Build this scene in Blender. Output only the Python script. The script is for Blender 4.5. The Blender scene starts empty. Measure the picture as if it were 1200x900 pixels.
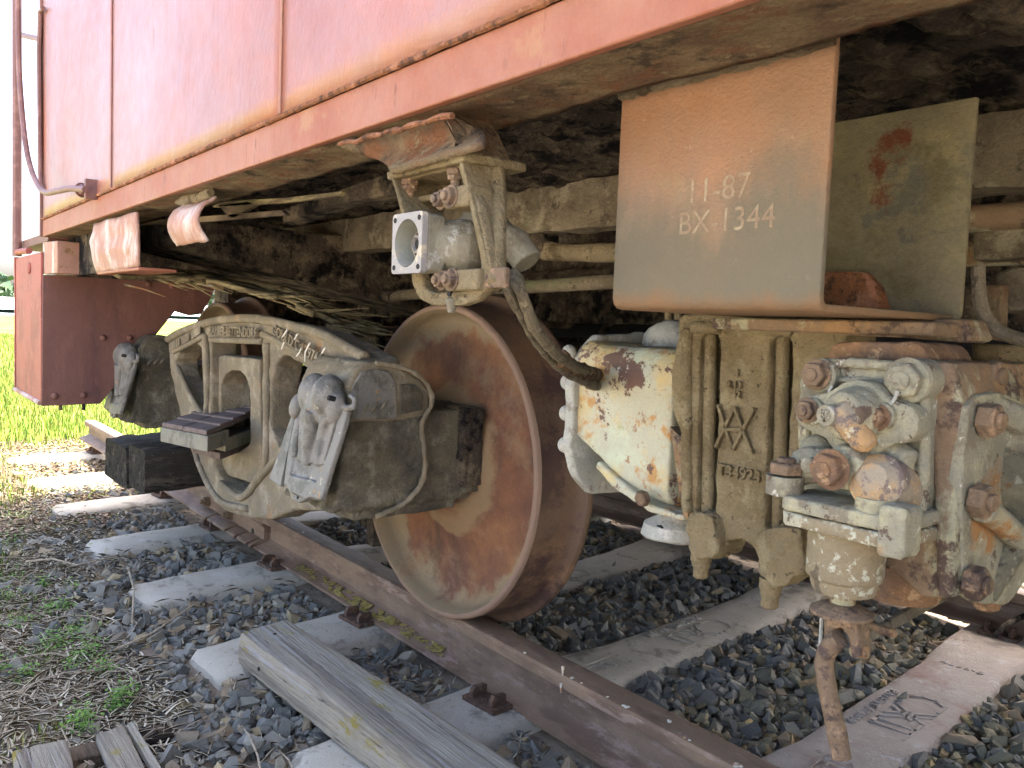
import bpy, bmesh, math, random
import numpy as np
from mathutils import Vector, Matrix, noise, geometry
random.seed(7); rng = np.random.default_rng(7)
R = math.radians
scene = bpy.context.scene
COL = scene.collection

# ---------------------------------------------------------------- camera, sky, sun, exposure
F, YAW, PIT, ROL = 973.13, 0.9002926, 0.0697582, 0.0393533
CAM = Vector((1.6948, -1.1896, 0.7219))
_fw = Vector((-math.sin(YAW)*math.cos(PIT), math.cos(YAW)*math.cos(PIT), -math.sin(PIT)))
_r = Vector((math.cos(YAW), math.sin(YAW), 0)); _u = _r.cross(_fw)
RT = math.cos(ROL)*_r + math.sin(ROL)*_u
UP = -math.sin(ROL)*_r + math.cos(ROL)*_u
cd = bpy.data.cameras.new("camera"); cam = bpy.data.objects.new("camera", cd); COL.objects.link(cam)
cd.sensor_width = 36; cd.lens = F/1200*36; cd.clip_start = 0.02; cd.clip_end = 3000
m = Matrix((RT, UP, -_fw)).transposed().to_4x4(); m.translation = CAM
cam.matrix_world = m
scene.camera = cam
SUN_EL, SUN_AZ = R(59), R(6)
w = bpy.data.worlds.new("World"); scene.world = w; w.use_nodes = True
nt = w.node_tree; bg = nt.nodes["Background"]
sky = nt.nodes.new("ShaderNodeTexSky"); sky.sky_type = 'NISHITA'; sky.sun_disc = False
sky.sun_elevation = SUN_EL; sky.sun_rotation = SUN_AZ; sky.air_density = 0.75; sky.dust_density = 6.0; sky.ozone_density = 0.4
nt.links.new(sky.outputs[0], bg.inputs[0]); bg.inputs[1].default_value = 0.15
sl = bpy.data.lights.new("sun", 'SUN'); sl.energy = 4.3; sl.angle = R(0.5); sl.color = (1, .94, .82)
so = bpy.data.objects.new("sun", sl); COL.objects.link(so)
sd = Vector((math.sin(SUN_AZ)*math.cos(SUN_EL), math.cos(SUN_AZ)*math.cos(SUN_EL), math.sin(SUN_EL)))
so.rotation_euler = sd.to_track_quat('Z', 'Y').to_euler(); so.location = (0, 8, 12)
scene.view_settings.view_transform = 'Standard'; scene.view_settings.look = 'None'
scene.view_settings.exposure = 3.1; scene.view_settings.gamma = 1.0
scene.cycles.max_bounces = 8; scene.cycles.diffuse_bounces = 5

def at(px, py, ax, v):
    """point of the plane ax=v seen at photo position px, py (used to measure the place)"""
    d = _fw + RT*((px-600)/F) - UP*((py-450)/F); i = 'XYZ'.index(ax)
    return CAM + d*((v-CAM[i])/d[i])
def atp(px, py, P0, N):
    d = _fw + RT*((px-600)/F) - UP*((py-450)/F); return CAM+d*((P0-CAM).dot(N)/d.dot(N))
def trace(pts, ax, v): return [at(a, b, ax, v) for a, b in pts]

# ---------------------------------------------------------------- materials
def srgb(r, g, b):
    return tuple((c/255/12.92 if c/255 <= .04045 else ((c/255+.055)/1.055)**2.4) for c in (r, g, b))
def mat(name, base, alts=(), rough=.8, bump=((60, 1.0),), bd=.004, spec=.3, fine=.25, metal=0.0, attr=None, rvar=.12, objvar=0):
    """base colour, then patches (colour, scale, threshold, softness, (sx,sy,sz)) laid over it, grain and relief"""
    M = bpy.data.materials.new(name); M.use_nodes = True; n = M.node_tree.nodes; l = M.node_tree.links
    b = n["Principled BSDF"]; tc = n.new("ShaderNodeTexCoord")
    co = tc.outputs['Object']
    if objvar:
        oi = n.new("ShaderNodeObjectInfo"); ad = n.new("ShaderNodeVectorMath"); ad.operation = 'ADD'
        sc = n.new("ShaderNodeVectorMath"); sc.operation = 'SCALE'; sc.inputs[0].default_value = (7, 11, 5)
        l.new(oi.outputs['Random'], sc.inputs['Scale']); l.new(co, ad.inputs[0]); l.new(sc.outputs[0], ad.inputs[1]); co = ad.outputs[0]
    def nz(scale, st=(1, 1, 1), det=8, off=0, ro=.62):
        mp = n.new("ShaderNodeMapping"); mp.inputs['Scale'].default_value = st; mp.inputs['Location'].default_value = (off, off*1.7, off*.6)
        l.new(co, mp.inputs[0]); x = n.new("ShaderNodeTexNoise"); x.inputs['Scale'].default_value = scale
        x.inputs['Detail'].default_value = det+3; x.inputs['Roughness'].default_value = ro; l.new(mp.outputs[0], x.inputs['Vector']); return x.outputs['Fac']
    if attr:
        a = n.new("ShaderNodeAttribute"); a.attribute_name = attr; cur = a.outputs['Color']
    else:
        c = n.new("ShaderNodeRGB"); c.outputs[0].default_value = (*base, 1); cur = c.outputs[0]
    for i, al in enumerate(alts):
        col, sc, th, so_ = al[:4]; th = .5+(th-.5)*.66; so_ = so_*.5; st = al[4] if len(al) > 4 else (1, 1, 1); amt = al[5] if len(al) > 5 else 1
        f = nz(sc, st, 9, 3.1*i+1.3, .70)
        mr = n.new("ShaderNodeMapRange"); mr.inputs[1].default_value = th-so_; mr.inputs[2].default_value = th+so_; mr.inputs[4].default_value = amt
        l.new(f, mr.inputs[0]); mx = n.new("ShaderNodeMix"); mx.data_type = 'RGBA'
        l.new(mr.outputs[0], mx.inputs[0]); l.new(cur, mx.inputs[6]); mx.inputs[7].default_value = (*col, 1); cur = mx.outputs[2]
    if fine:
        f = nz(260, det=5, off=9, ro=.8); mr = n.new("ShaderNodeMapRange"); mr.inputs[1].default_value = .25; mr.inputs[2].default_value = .75
        mr.inputs[3].default_value = 1-fine; mr.inputs[4].default_value = 1+fine; l.new(f, mr.inputs[0])
        f2 = nz(14, det=6, off=5); m2 = n.new("ShaderNodeMapRange"); m2.inputs[1].default_value = .25; m2.inputs[2].default_value = .75
        m2.inputs[3].default_value = 1-fine*.8; m2.inputs[4].default_value = 1+fine*.8; l.new(f2, m2.inputs[0])
        mm = n.new("ShaderNodeMath"); mm.operation = 'MULTIPLY'; l.new(mr.outputs[0], mm.inputs[0]); l.new(m2.outputs[0], mm.inputs[1])
        vm = n.new("ShaderNodeVectorMath"); vm.operation = 'SCALE'; l.new(cur, vm.inputs[0]); l.new(mm.outputs[0], vm.inputs['Scale']); cur = vm.outputs[0]
    l.new(cur, b.inputs['Base Color'])
    rr = n.new("ShaderNodeMapRange"); rr.inputs[3].default_value = max(.05, rough-rvar); rr.inputs[4].default_value = min(1, rough+rvar)
    l.new(nz(25, off=2), rr.inputs[0]); l.new(rr.outputs[0], b.inputs['Roughness'])
    b.inputs['Specular IOR Level'].default_value = spec; b.inputs['Metallic'].default_value = metal
    if bump:
        acc = None
        for i, bp_ in enumerate(bump):
            sc, wt = bp_[:2]; wt = wt*1.7; st = bp_[2] if len(bp_) > 2 else (1, 1, 1)
            f = nz(sc, st, 8, 4+i*2.3, .7); mu = n.new("ShaderNodeMath"); mu.operation = 'MULTIPLY'; mu.inputs[1].default_value = wt; l.new(f, mu.inputs[0])
            if acc is None: acc = mu.outputs[0]
            else:
                ad = n.new("ShaderNodeMath"); l.new(acc, ad.inputs[0]); l.new(mu.outputs[0], ad.inputs[1]); acc = ad.outputs[0]
        bn = n.new("ShaderNodeBump"); bn.inputs['Strength'].default_value = 1; bn.inputs['Distance'].default_value = bd
        l.new(acc, bn.inputs['Height']); l.new(bn.outputs[0], b.inputs['Normal'])
    return M

M = {}
M['paint'] = mat('faded_red_paint', (.25, .077, .040), [((.26, .12, .09), 1.3, .54, .3), ((.31, .10, .045), 3.5, .56, .25), ((.38, .27, .28), 1.6, .57, .3, (1, 1, .9), .45), ((.20, .075, .045), 30, .74, .05, (1, 1, .14), .8), ((.12, .06, .04), 80, .80, .04)], .36, ((4, .7), (90, .10), (30, .10, (1, 1, .4))), .006, .5, .07)
M['sill'] = mat('sill_red_paint', (.265, .088, .046), [((.30, .135, .085), 3, .55, .2), ((.15, .055, .03), 60, .68, .05, (1, 1, .15), .9), ((.30, .14, .07), 9, .66, .06)], .55, ((60, .5), (12, .5)), .003, .35, .1)
M['weld'] = mat('rusty_weld', (.26, .11, .05), [((.10, .05, .03), 70, .55, .08), ((.42, .2, .12), 25, .6, .08)], .85, ((160, 1), (50, 1)), .004, .2, .3)
M['under'] = mat('underside_rust', (.21, .14, .09), [((.31, .24, .14), 9, .52, .15), ((.27, .13, .07), 14, .60, .1), ((.09, .07, .05), 11, .64, .08), ((.32, .25, .15), 30, .66, .05)], .95, ((26, 1.2), (110, .7)), .012, .1, .3)
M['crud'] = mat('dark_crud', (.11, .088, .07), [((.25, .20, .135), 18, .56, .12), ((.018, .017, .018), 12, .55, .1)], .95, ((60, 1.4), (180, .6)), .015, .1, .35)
M['wood_dark'] = mat('dark_floor_wood', (.15, .11, .075), [((.19, .15, .09), 10, .60, .06, (.15, 1, 1)), ((.03, .024, .02), 8, .55, .08, (.2, 1, 1))], .95, ((40, 1, (.08, 1, 1)), (90, .5)), .006, .1, .3)
M['beam'] = mat('dirty_beam', (.22, .185, .13), [((.14, .115, .08), 7, .53, .12), ((.28, .25, .18), 16, .60, .1), ((.17, .175, .10), 5, .66, .08), ((.09, .075, .055), 25, .68, .06)], .95, ((22, 1), (120, .8)), .008, .12, .3)
M['boxrust'] = mat('rusted_plate', (.25, .165, .10), [((.20, .18, .13), 3.4, .46, .22), ((.34, .17, .08), 4.5, .60, .22, (1, 1, 1), .75), ((.15, .13, .10), 8, .58, .2, (1, 1, .25), .6), ((.31, .20, .14), 9, .60, .2, (1, 1, 1), .6), ((.45, .36, .28), 60, .74, .05, (1, 1, 1), .6), ((.27, .23, .13), 14, .70, .12, (1, 1, 1), .6), ((.10, .07, .05), 45, .80, .04)], .8, ((10, .5), (90, .25), (260, .4)), .004, .3, .2)
M['boxin'] = mat('mossy_plate', (.195, .17, .11), [((.13, .125, .10), 4, .62, .03), ((.26, .23, .13), 9, .58, .15), ((.15, .13, .075), 14, .60, .12), ((.15, .055, .03), 7, .68, .05)], .9, ((50, .8), (200, .6)), .004, .15, .2)
M['wheel'] = mat('rusty_wheel', (.215, .10, .052), [((.125, .06, .042), 2.6, .46, .22), ((.075, .045, .032), 7, .58, .12, (1, 1, .35), .85), ((.30, .145, .06), 3.5, .58, .25), ((.27, .20, .12), 9, .66, .2, (1, 1, 1), .7), ((.12, .065, .045), 30, .80, .08)], .78, ((40, .6), (120, .5), (260, .4)), .003, .3, .22)
M['tread'] = mat('wheel_tread', (.125, .08, .055), [((.17, .10, .06), 6, .55, .1), ((.065, .038, .034), 5, .55, .08)], .6, ((60, .5), (220, .4)), .002, .35, .2)
M['cake'] = mat('caked_dirt', (.29, .235, .15), [((.15, .115, .07), 20, .55, .08), ((.31, .26, .17), 45, .6, .06)], .95, ((50, 1), (160, 1)), .008, .1, .3)
M['frame'] = mat('truck_cast', (.215, .18, .12), [((.18, .155, .115), 7, .55, .15), ((.31, .27, .20), 12, .60, .12), ((.30, .18, .09), 9, .70, .08), ((.5, .46, .38), 60, .75, .015)], .85, ((28, .7), (120, .7)), .005, .25, .22)
M['jbox'] = mat('oily_journal_box', (.10, .088, .058), [((.155, .135, .092), 6, .53, .2), ((.24, .22, .17), 14, .62, .12), ((.055, .05, .042), 7, .58, .2)], .75, ((30, .7), (130, .8)), .006, .3, .3)
M['lid'] = mat('grey_lid', (.175, .165, .145), [((.10, .095, .08), 12, .57, .07), ((.38, .34, .25), 40, .70, .03), ((.34, .19, .06), 30, .72, .025)], .55, ((40, .5), (160, .4)), .003, .45, .2)
M['brk'] = mat('tan_casting', (.27, .215, .125), [((.21, .16, .085), 9, .55, .12), ((.34, .285, .17), 16, .60, .09), ((.14, .12, .085), 6, .68, .08), ((.10, .08, .055), 70, .68, .04)], .95, ((30, .8), (140, .9)), .007, .12, .25)
M['pale'] = mat('peeling_pale_paint', (.42, .41, .31), [((.50, .40, .19), 7, .53, .12), ((.46, .52, .38), 5, .60, .1), ((.42, .24, .09), 14, .61, .06), ((.14, .085, .065), 9, .645, .015), ((.30, .2, .12), 40, .66, .04), ((.30, .33, .16), 12, .70, .04)], .75, ((30, .6), (120, .5)), .003, .3, .12)
M['palegrey'] = mat('pale_grey_metal', (.36, .36, .32), [((.22, .20, .16), 15, .58, .06), ((.48, .47, .42), 20, .60, .06), ((.26, .13, .06), 12, .72, .03)], .8, ((40, .7), (150, .5)), .003, .3, .2)
M['valve'] = mat('flaking_valve', (.27, .255, .185), [((.39, .36, .235), 12, .53, .10), ((.20, .175, .125), 20, .575, .06), ((.12, .085, .06), 30, .66, .02), ((.34, .18, .07), 13, .66, .06), ((.50, .49, .40), 70, .70, .03)], .75, ((50, .8), (150, .6)), .004, .35, .15)
M['valve_tan'] = mat('speckled_cylinder', (.25, .205, .13), [((.46, .46, .36), 70, .60, .04), ((.40, .38, .28), 14, .62, .05), ((.13, .105, .07), 20, .68, .04)], .8, ((45, .7), (150, .6)), .004, .3, .15)
M['vrust'] = mat('rust_valve_body', (.19, .13, .08), [((.27, .16, .075), 12, .58, .1, (1, 1, .5)), ((.31, .30, .20), 9, .60, .05, (1, 1, .6)), ((.07, .045, .035), 20, .6, .06)], .7, ((50, .7), (140, .5)), .004, .35, .2)
M['orange'] = mat('orange_rust', (.26, .15, .08), [((.19, .12, .08), 25, .52, .08), ((.42, .28, .16), 50, .62, .05)], .8, ((90, 1), (220, .6)), .004, .25, .25)
M['bolt'] = mat('brown_bolt', (.175, .12, .075), [((.27, .18, .11), 50, .58, .06), ((.08, .055, .045), 40, .6, .06)], .75, ((120, 1),), .003, .3, .25)
M['dome'] = mat('flaked_dome', (.26, .22, .16), [((.36, .23, .11), 12, .54, .08), ((.15, .115, .10), 24, .56, .03), ((.46, .42, .30), 45, .64, .02)], .75, ((70, .7),), .003, .3, .15)
M['conn'] = mat('connector_alloy', (.21, .19, .135), [((.15, .13, .09), 20, .58, .07), ((.33, .32, .27), 30, .62, .05)], .65, ((60, .6), (180, .4)), .002, .4, .15)
M['connw'] = mat('connector_white_rim', (.25, .235, .22), [((.42, .36, .26), 30, .62, .06), ((.33, .19, .1), 40, .72, .03)], .6, ((90, .5),), .002, .35, .1)
M['conng'] = mat('connector_bore', (.22, .225, .185), [((.30, .26, .19), 30, .6, .06)], .6, ((90, .4),), .002, .35, .12)
M['hole'] = mat('dark_hole', (.02, .02, .018), (), .9, None)
M['cable'] = mat('dusty_cable', (.17, .145, .10), [((.10, .085, .06), 40, .55, .06), ((.23, .2, .14), 60, .62, .05)], .9, ((90, 1),), .004, .15, .25)
M['cablerust'] = mat('frayed_cable', (.13, .085, .05), [((.25, .13, .07), 60, .55, .05), ((.05, .04, .03), 50, .6, .04)], .95, ((120, 1),), .006, .15, .3)
M['rail'] = mat('rail_steel', (.21, .135, .085), [((.145, .088, .057), 10, .55, .08, (.3, 1, 1)), ((.26, .175, .13), 30, .62, .06, (.3, 1, 1)), ((.34, .165, .07), 40, .74, .02), ((.5, .46, .38), 18, .80, .006)], .62, ((60, .5), (200, .5)), .002, .4, .2)
M['railfoot'] = mat('rail_foot', (.155, .125, .10), [((.11, .085, .065), 10, .55, .08), ((.36, .30, .05), 26, .66, .05, (.6, 1, 1)), ((.23, .2, .16), 40, .64, .05)], .85, ((60, .6), (200, .5)), .003, .25, .2)
M['lichen'] = mat('yellow_lichen', (.50, .38, .13), [((.34, .27, .06), 80, .55, .05), ((.22, .17, .11), 60, .62, .04)], 1, ((150, 1),), .006, .05, .3)
M['chair'] = mat('rusty_shoulder', (.10, .062, .045), [((.18, .10, .06), 50, .58, .06), ((.2, .17, .13), 30, .66, .05)], .85, ((80, 1),), .004, .2, .3, objvar=1)
M['conc'] = mat('tie_concrete', (.44, .39, .31), [((.48, .435, .36), 5, .56, .09), ((.25, .225, .18), 9, .62, .07), ((.30, .27, .12), 20, .72, .04), ((.18, .16, .14), 90, .70, .03)], .95, ((60, .6), (220, .6)), .003, .12, .12, objvar=1)
M['concrust'] = mat('tie_concrete_stained', (.41, .355, .30), [((.48, .43, .38), 6, .52, .2), ((.38, .305, .25), 2.2, .53, .2, (1, 1, 1), .8), ((.30, .165, .13), 5, .68, .15), ((.5, .47, .45), 16, .66, .04)], .9, ((60, .6), (220, .6)), .003, .15, .12, objvar=1)
M['stone'] = mat('ballast_stone', (.1, .1, .1), [((.20, .185, .15), 30, .66, .06, (1, 1, 1), .5)], .88, ((70, .8), (200, .4)), .004, .25, .18, attr='tint')
M['soil'] = None
M['greywood'] = mat('weathered_wood', (.43, .375, .29), [((.50, .45, .36), 5, .55, .08, (.12, 1, 1)), ((.29, .25, .20), 30, .58, .08, (.03, 1, 1)), ((.13, .11, .09), 90, .66, .05, (.015, 1, 1)), ((.46, .43, .40), 60, .62, .06, (.02, 1, 1)), ((.37, .29, .045), 11, .665, .05, (.5, 1, 1), .85), ((.10, .08, .06), 45, .71, .02, (.02, 1, 1))], .95, ((60, 2.0, (.03, 1, 1)), (160, 1.0, (.05, 1, 1)), (300, .4)), .006, .1, .12)
M['charwood'] = mat('black_timber', (.06, .052, .042), [((.13, .11, .085), 20, .58, .08, (1, .15, 1)), ((.02, .018, .015), 40, .60, .05, (1, .08, 1)), ((.24, .22, .19), 60, .72, .05)], .9, ((50, 1.8, (1, .1, 1)), (130, .8)), .014, .15, .3)
M['block'] = mat('brown_shim', (.15, .115, .105), [((.11, .085, .075), 20, .56, .07, (1, .2, 1)), ((.5, .48, .44), 30, .76, .01)], .85, ((60, .6, (1, .15, 1)),), .003, .2, .15, objvar=1)
M['blockend'] = mat('grey_bar', (.20, .19, .15), [((.14, .13, .10), 20, .57, .07)], .8, ((60, .6),), .003, .25, .2)
M['step'] = mat('brown_step_paint', (.15, .068, .052), [((.10, .044, .04), 3, .56, .1, (1, 1, .2)), ((.17, .08, .06), 12, .62, .06, (1, 1, .3))], .6, ((60, .4), (8, .3)), .003, .35, .12)
M['stepred'] = mat('red_step_paint', (.30, .085, .065), [((.22, .06, .05), 5, .57, .08), ((.4, .3, .27), 50, .74, .02)], .6, ((60, .4),), .003, .35, .12)
M['salmon'] = mat('salmon_flap', (.36, .19, .135), [((.50, .41, .36), 7, .55, .09, (1, 1, .4)), ((.33, .18, .11), 12, .62, .07), ((.22, .12, .05), 30, .70, .04)], .65, ((30, .6), (120, .5)), .004, .35, .12)
M['splint'] = mat('splintered_wood', (.20, .165, .09), [((.10, .08, .05), 40, .55, .06, (.12, .3, 1)), ((.31, .27, .15), 30, .6, .06, (.12, .3, 1)), ((.22, .10, .05), 6, .66, .06)], .95, ((60, 1.2, (.1, .3, 1)),), .006, .1, .25)
M['navy'] = mat('dark_reservoir', (.028, .030, .040), [((.05, .045, .045), 8, .58, .08)], .7, ((40, .5),), .004, .3, .25)
M['leaf'] = mat('leaf_green', (.1, .2, .04), (), .8, None, attr='tint', fine=0, spec=.2)
M['twig'] = mat('dry_stalk', (.36, .30, .22), [((.24, .19, .13), 30, .55, .08)], .95, ((60, .6),), .002, .1, .2, objvar=1)
M['stencil'] = mat('stencil_paint', (.31, .255, .165), [((.235, .17, .11), 60, .46, .14)], .85, ((150, .5),), .002, .2, .2)
M['handrail'] = mat('rail_pipe_paint', (.17, .085, .075), [((.25, .14, .12), 10, .6, .08)], .5, ((60, .4),), .002, .4, .15)
M['roof'] = mat('car_roof', (.2, .1, .08), (), .7, ((20, .5),))

# wheel disc: dust near the rim is laid by radius round the wheel's own axle
def wheel_face():
    Mm = M['wheel']; nt_ = Mm.node_tree; n = nt_.nodes; l = nt_.links; b = n["Principled BSDF"]
    src = b.inputs['Base Color'].links[0].from_socket
    tc = n.new("ShaderNodeTexCoord"); mp = n.new("ShaderNodeMapping"); mp.inputs['Scale'].default_value = (1, 0, 1); l.new(tc.outputs['Object'], mp.inputs[0])
    ln = n.new("ShaderNodeVectorMath"); ln.operation = 'LENGTH'; l.new(mp.outputs[0], ln.inputs[0])
    nz = n.new("ShaderNodeTexNoise"); nz.inputs['Scale'].default_value = 7; nz.inputs['Detail'].default_value = 9; nz.inputs['Roughness'].default_value = .7; l.new(tc.outputs['Object'], nz.inputs['Vector'])
    def hubring(cur):
        ad = n.new('ShaderNodeMath'); ad.operation = 'MULTIPLY_ADD'; ad.inputs[1].default_value = .12; l.new(nz.outputs['Fac'], ad.inputs[0]); l.new(ln.outputs['Value'], ad.inputs[2])
        cr = n.new('ShaderNodeValToRGB'); l.new(ad.outputs[0], cr.inputs[0]); e = cr.color_ramp.elements; e[0].position = .17; e[0].color = (0,0,0,1); e[1].position = .20; e[1].color = (.8,.8,.8,1)
        x = e.new(.235); x.color = (.8,.8,.8,1); x = e.new(.25); x.color = (0,0,0,1)
        mx = n.new('ShaderNodeMix'); mx.data_type = 'RGBA'; l.new(cr.outputs[0], mx.inputs[0]); l.new(cur, mx.inputs[6]); mx.inputs[7].default_value = (.26, .18, .10, 1); return mx.outputs[2]
    def ring(r0, r1, k, col, cur, amt=1):
        ad = n.new("ShaderNodeMath"); ad.operation = 'MULTIPLY_ADD'; ad.inputs[1].default_value = k; l.new(nz.outputs['Fac'], ad.inputs[0]); l.new(ln.outputs['Value'], ad.inputs[2])
        mr = n.new("ShaderNodeMapRange"); mr.inputs[1].default_value = r0; mr.inputs[2].default_value = r1; mr.inputs[4].default_value = amt; l.new(ad.outputs[0], mr.inputs[0])
        mx = n.new("ShaderNodeMix"); mx.data_type = 'RGBA'; l.new(mr.outputs[0], mx.inputs[0]); l.new(cur, mx.inputs[6]); mx.inputs[7].default_value = (*col, 1); return mx.outputs[2]
    cur = ring(.425, .450, .22, (.27, .215, .13), src, .8)
    cur = hubring(cur)
    cur = ring(.374, .378, .01, (.22, .14, .11), cur, .75)
    l.new(cur, b.inputs['Base Color'])
wheel_face()
def plate_stain():
    # rust run at the top of the hanger, grey-green road grime settled toward its foot
    nt_ = M['boxrust'].node_tree; n = nt_.nodes; l = nt_.links; b = n["Principled BSDF"]; src = b.inputs['Base Color'].links[0].from_socket
    tc = n.new("ShaderNodeTexCoord"); sp = n.new("ShaderNodeSeparateXYZ"); l.new(tc.outputs['Object'], sp.inputs[0]); cur = src
    for (z0, z1, k, col, amt, sc) in ((-.13, -.03, .20, (.27, .13, .065), .55, 5), (-.075, -.15, .20, (.14, .125, .085), .85, 6), (-.205, -.222, .03, (.24, .12, .05), .6, 14)):
        nz = n.new("ShaderNodeTexNoise"); nz.inputs['Scale'].default_value = sc; nz.inputs['Detail'].default_value = 10; nz.inputs['Roughness'].default_value = .7
        mp = n.new("ShaderNodeMapping"); mp.inputs['Scale'].default_value = (1, 1, .4); l.new(tc.outputs['Object'], mp.inputs[0]); l.new(mp.outputs[0], nz.inputs['Vector'])
        ad = n.new("ShaderNodeMath"); ad.operation = 'MULTIPLY_ADD'; ad.inputs[1].default_value = k*2; l.new(nz.outputs['Fac'], ad.inputs[0]); l.new(sp.outputs['Z'], ad.inputs[2])
        mr = n.new("ShaderNodeMapRange"); mr.inputs[1].default_value = z0+k; mr.inputs[2].default_value = z1+k; mr.inputs[4].default_value = amt; l.new(ad.outputs[0], mr.inputs[0])
        mx = n.new("ShaderNodeMix"); mx.data_type = 'RGBA'; l.new(mr.outputs[0], mx.inputs[0]); l.new(cur, mx.inputs[6]); mx.inputs[7].default_value = (*col, 1); cur = mx.outputs[2]
    l.new(cur, b.inputs['Base Color'])
plate_stain()

# ---------------------------------------------------------------- mesh helpers
class MB:
    def __init__(s): s.v = []; s.f = []
    def add(s, vs, fs):
        o = len(s.v); s.v += [Vector(p) for p in vs]; s.f += [tuple(i+o for i in f) for f in fs]; return s
    def box(s, lo, hi, mtx=None):
        x0, y0, z0 = lo; x1, y1, z1 = hi
        vs = [Vector(p) for p in ((x0,y0,z0),(x1,y0,z0),(x1,y1,z0),(x0,y1,z0),(x0,y0,z1),(x1,y0,z1),(x1,y1,z1),(x0,y1,z1))]
        if mtx is not None: vs = [mtx @ p for p in vs]
        return s.add(vs, [(0,3,2,1),(4,5,6,7),(0,1,5,4),(1,2,6,5),(2,3,7,6),(3,0,4,7)])
    def prism(s, outer, ext, holes=()):
        """flat outline (3D points) with holes, pushed along ext"""
        ext = Vector(ext); loops = [[Vector(p) for p in outer]] + [[Vector(p) for p in h] for h in holes]
        flat = [p for lp in loops for p in lp]; n = len(flat)
        tris = geometry.tessellate_polygon(loops)
        nrm = Vector((0, 0, 0))
        lp = loops[0]
        for i in range(len(lp)): nrm += lp[i].cross(lp[(i+1) % len(lp)])
        o = len(s.v); s.v += flat + [p+ext for p in flat]
        for t in tris:
            a, b, c = (flat[i] for i in t)
            up = (b-a).cross(c-a).dot(ext) > 0
            t1 = t if not up else tuple(reversed(t))
            s.f.append(tuple(i+o for i in t1)); s.f.append(tuple(i+o+n for i in reversed(t1)))
        k = 0
        for li, lp in enumerate(loops):
            L = len(lp); nn = Vector((0, 0, 0))
            for i in range(L): nn += lp[i].cross(lp[(i+1) % L])
            pos = nn.dot(ext) > 0
            if li: pos = not pos
            for i in range(L):
                a, b = k+i, k+(i+1) % L
                q = (a, b, b+n, a+n) if pos else (b, a, a+n, b+n)
                s.f.append(tuple(j+o for j in q))
            k += L
        return s
    def lathe(s, prof, org, axis, n=32, cap=True):
        """prof: (radius, height along axis)"""
        axis = Vector(axis).normalized(); org = Vector(org)
        a = axis.orthogonal().normalized(); b = axis.cross(a); o = len(s.v)
        for r, h in prof:
            for i in range(n):
                t = 2*math.pi*i/n; s.v.append(org+axis*h+(a*math.cos(t)+b*math.sin(t))*r)
        for j in range(len(prof)-1):
            for i in range(n):
                s.f.append((o+j*n+i, o+j*n+(i+1) % n, o+(j+1)*n+(i+1) % n, o+(j+1)*n+i))
        if cap:
            s.f.append(tuple(o+i for i in reversed(range(n)))); e = o+(len(prof)-1)*n; s.f.append(tuple(e+i for i in range(n)))
        return s
    def cyl(s, p, q, r, n=20, r2=None):
        p = Vector(p); q = Vector(q); return s.lathe([(r, 0), (r if r2 is None else r2, (q-p).length)], p, q-p, n)
    def tube(s, pts, r, n=10, close=True):
        pts = [Vector(p) for p in pts]; rs = r if hasattr(r, '__len__') else [r]*len(pts); o = len(s.v)
        up = None
        for k, p in enumerate(pts):
            d = (pts[min(k+1, len(pts)-1)]-pts[max(k-1, 0)]).normalized()
            if up is None: up = d.orthogonal().normalized()
            up = (up-d*up.dot(d)).normalized(); b = d.cross(up)
            for i in range(n):
                t = 2*math.pi*i/n; s.v.append(p+(up*math.cos(t)+b*math.sin(t))*rs[k])
        for k in range(len(pts)-1):
            for i in range(n): s.f.append((o+k*n+i, o+k*n+(i+1) % n, o+(k+1)*n+(i+1) % n, o+(k+1)*n+i))
        if close:
            s.f.append(tuple(o+i for i in reversed(range(n)))); e = o+(len(pts)-1)*n; s.f.append(tuple(e+i for i in range(n)))
        return s
    def hexbolt(s, org, axis, r, h, rot=0.2, washer=True, tip=0.0):
        axis = Vector(axis).normalized(); org = Vector(org); a = axis.orthogonal().normalized(); b = axis.cross(a)
        if washer: s.lathe([(r*1.25, 0), (r*1.25, h*.16)], org, axis, 18)
        o = len(s.v); c = .86
        for hh, rr in ((h*.14, r), (h*.85, r), (h, r*c)):
            for i in range(6):
                t = rot+math.pi*i/3; s.v.append(org+axis*hh+(a*math.cos(t)+b*math.sin(t))*rr)
        for j in range(2):
            for i in range(6): s.f.append((o+j*6+i, o+j*6+(i+1) % 6, o+j*6+6+(i+1) % 6, o+j*6+6+i))
        s.f.append(tuple(o+i for i in reversed(range(6)))); s.f.append(tuple(o+12+i for i in range(6)))
        if tip: s.lathe([(r*.52, h*.8), (r*.52, h+tip*.8), (r*.44, h+tip)], org, axis, 14)
        return s
    def ball(s, c, rad, mtx=None, n=16, mm=10):
        c = Vector(c); rad = Vector(rad) if hasattr(rad, '__len__') else Vector((rad,)*3); o = len(s.v)
        pts = []
        for j in range(1, mm):
            ph = math.pi*j/mm
            for i in range(n):
                th = 2*math.pi*i/n; pts.append(Vector((rad.x*math.sin(ph)*math.cos(th), rad.y*math.sin(ph)*math.sin(th), rad.z*math.cos(ph))))
        pts += [Vector((0, 0, rad.z)), Vector((0, 0, -rad.z))]
        if mtx is not None: pts = [mtx @ p for p in pts]
        s.v += [p+c for p in pts]
        for j in range(mm-2):
            for i in range(n): s.f.append((o+j*n+i, o+(j+1)*n+i, o+(j+1)*n+(i+1) % n, o+j*n+(i+1) % n))
        T = o+(mm-1)*n
        for i in range(n):
            s.f.append((T, o+i, o+(i+1) % n)); s.f.append((T+1, o+(mm-2)*n+(i+1) % n, o+(mm-2)*n+i))
        return s
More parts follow.
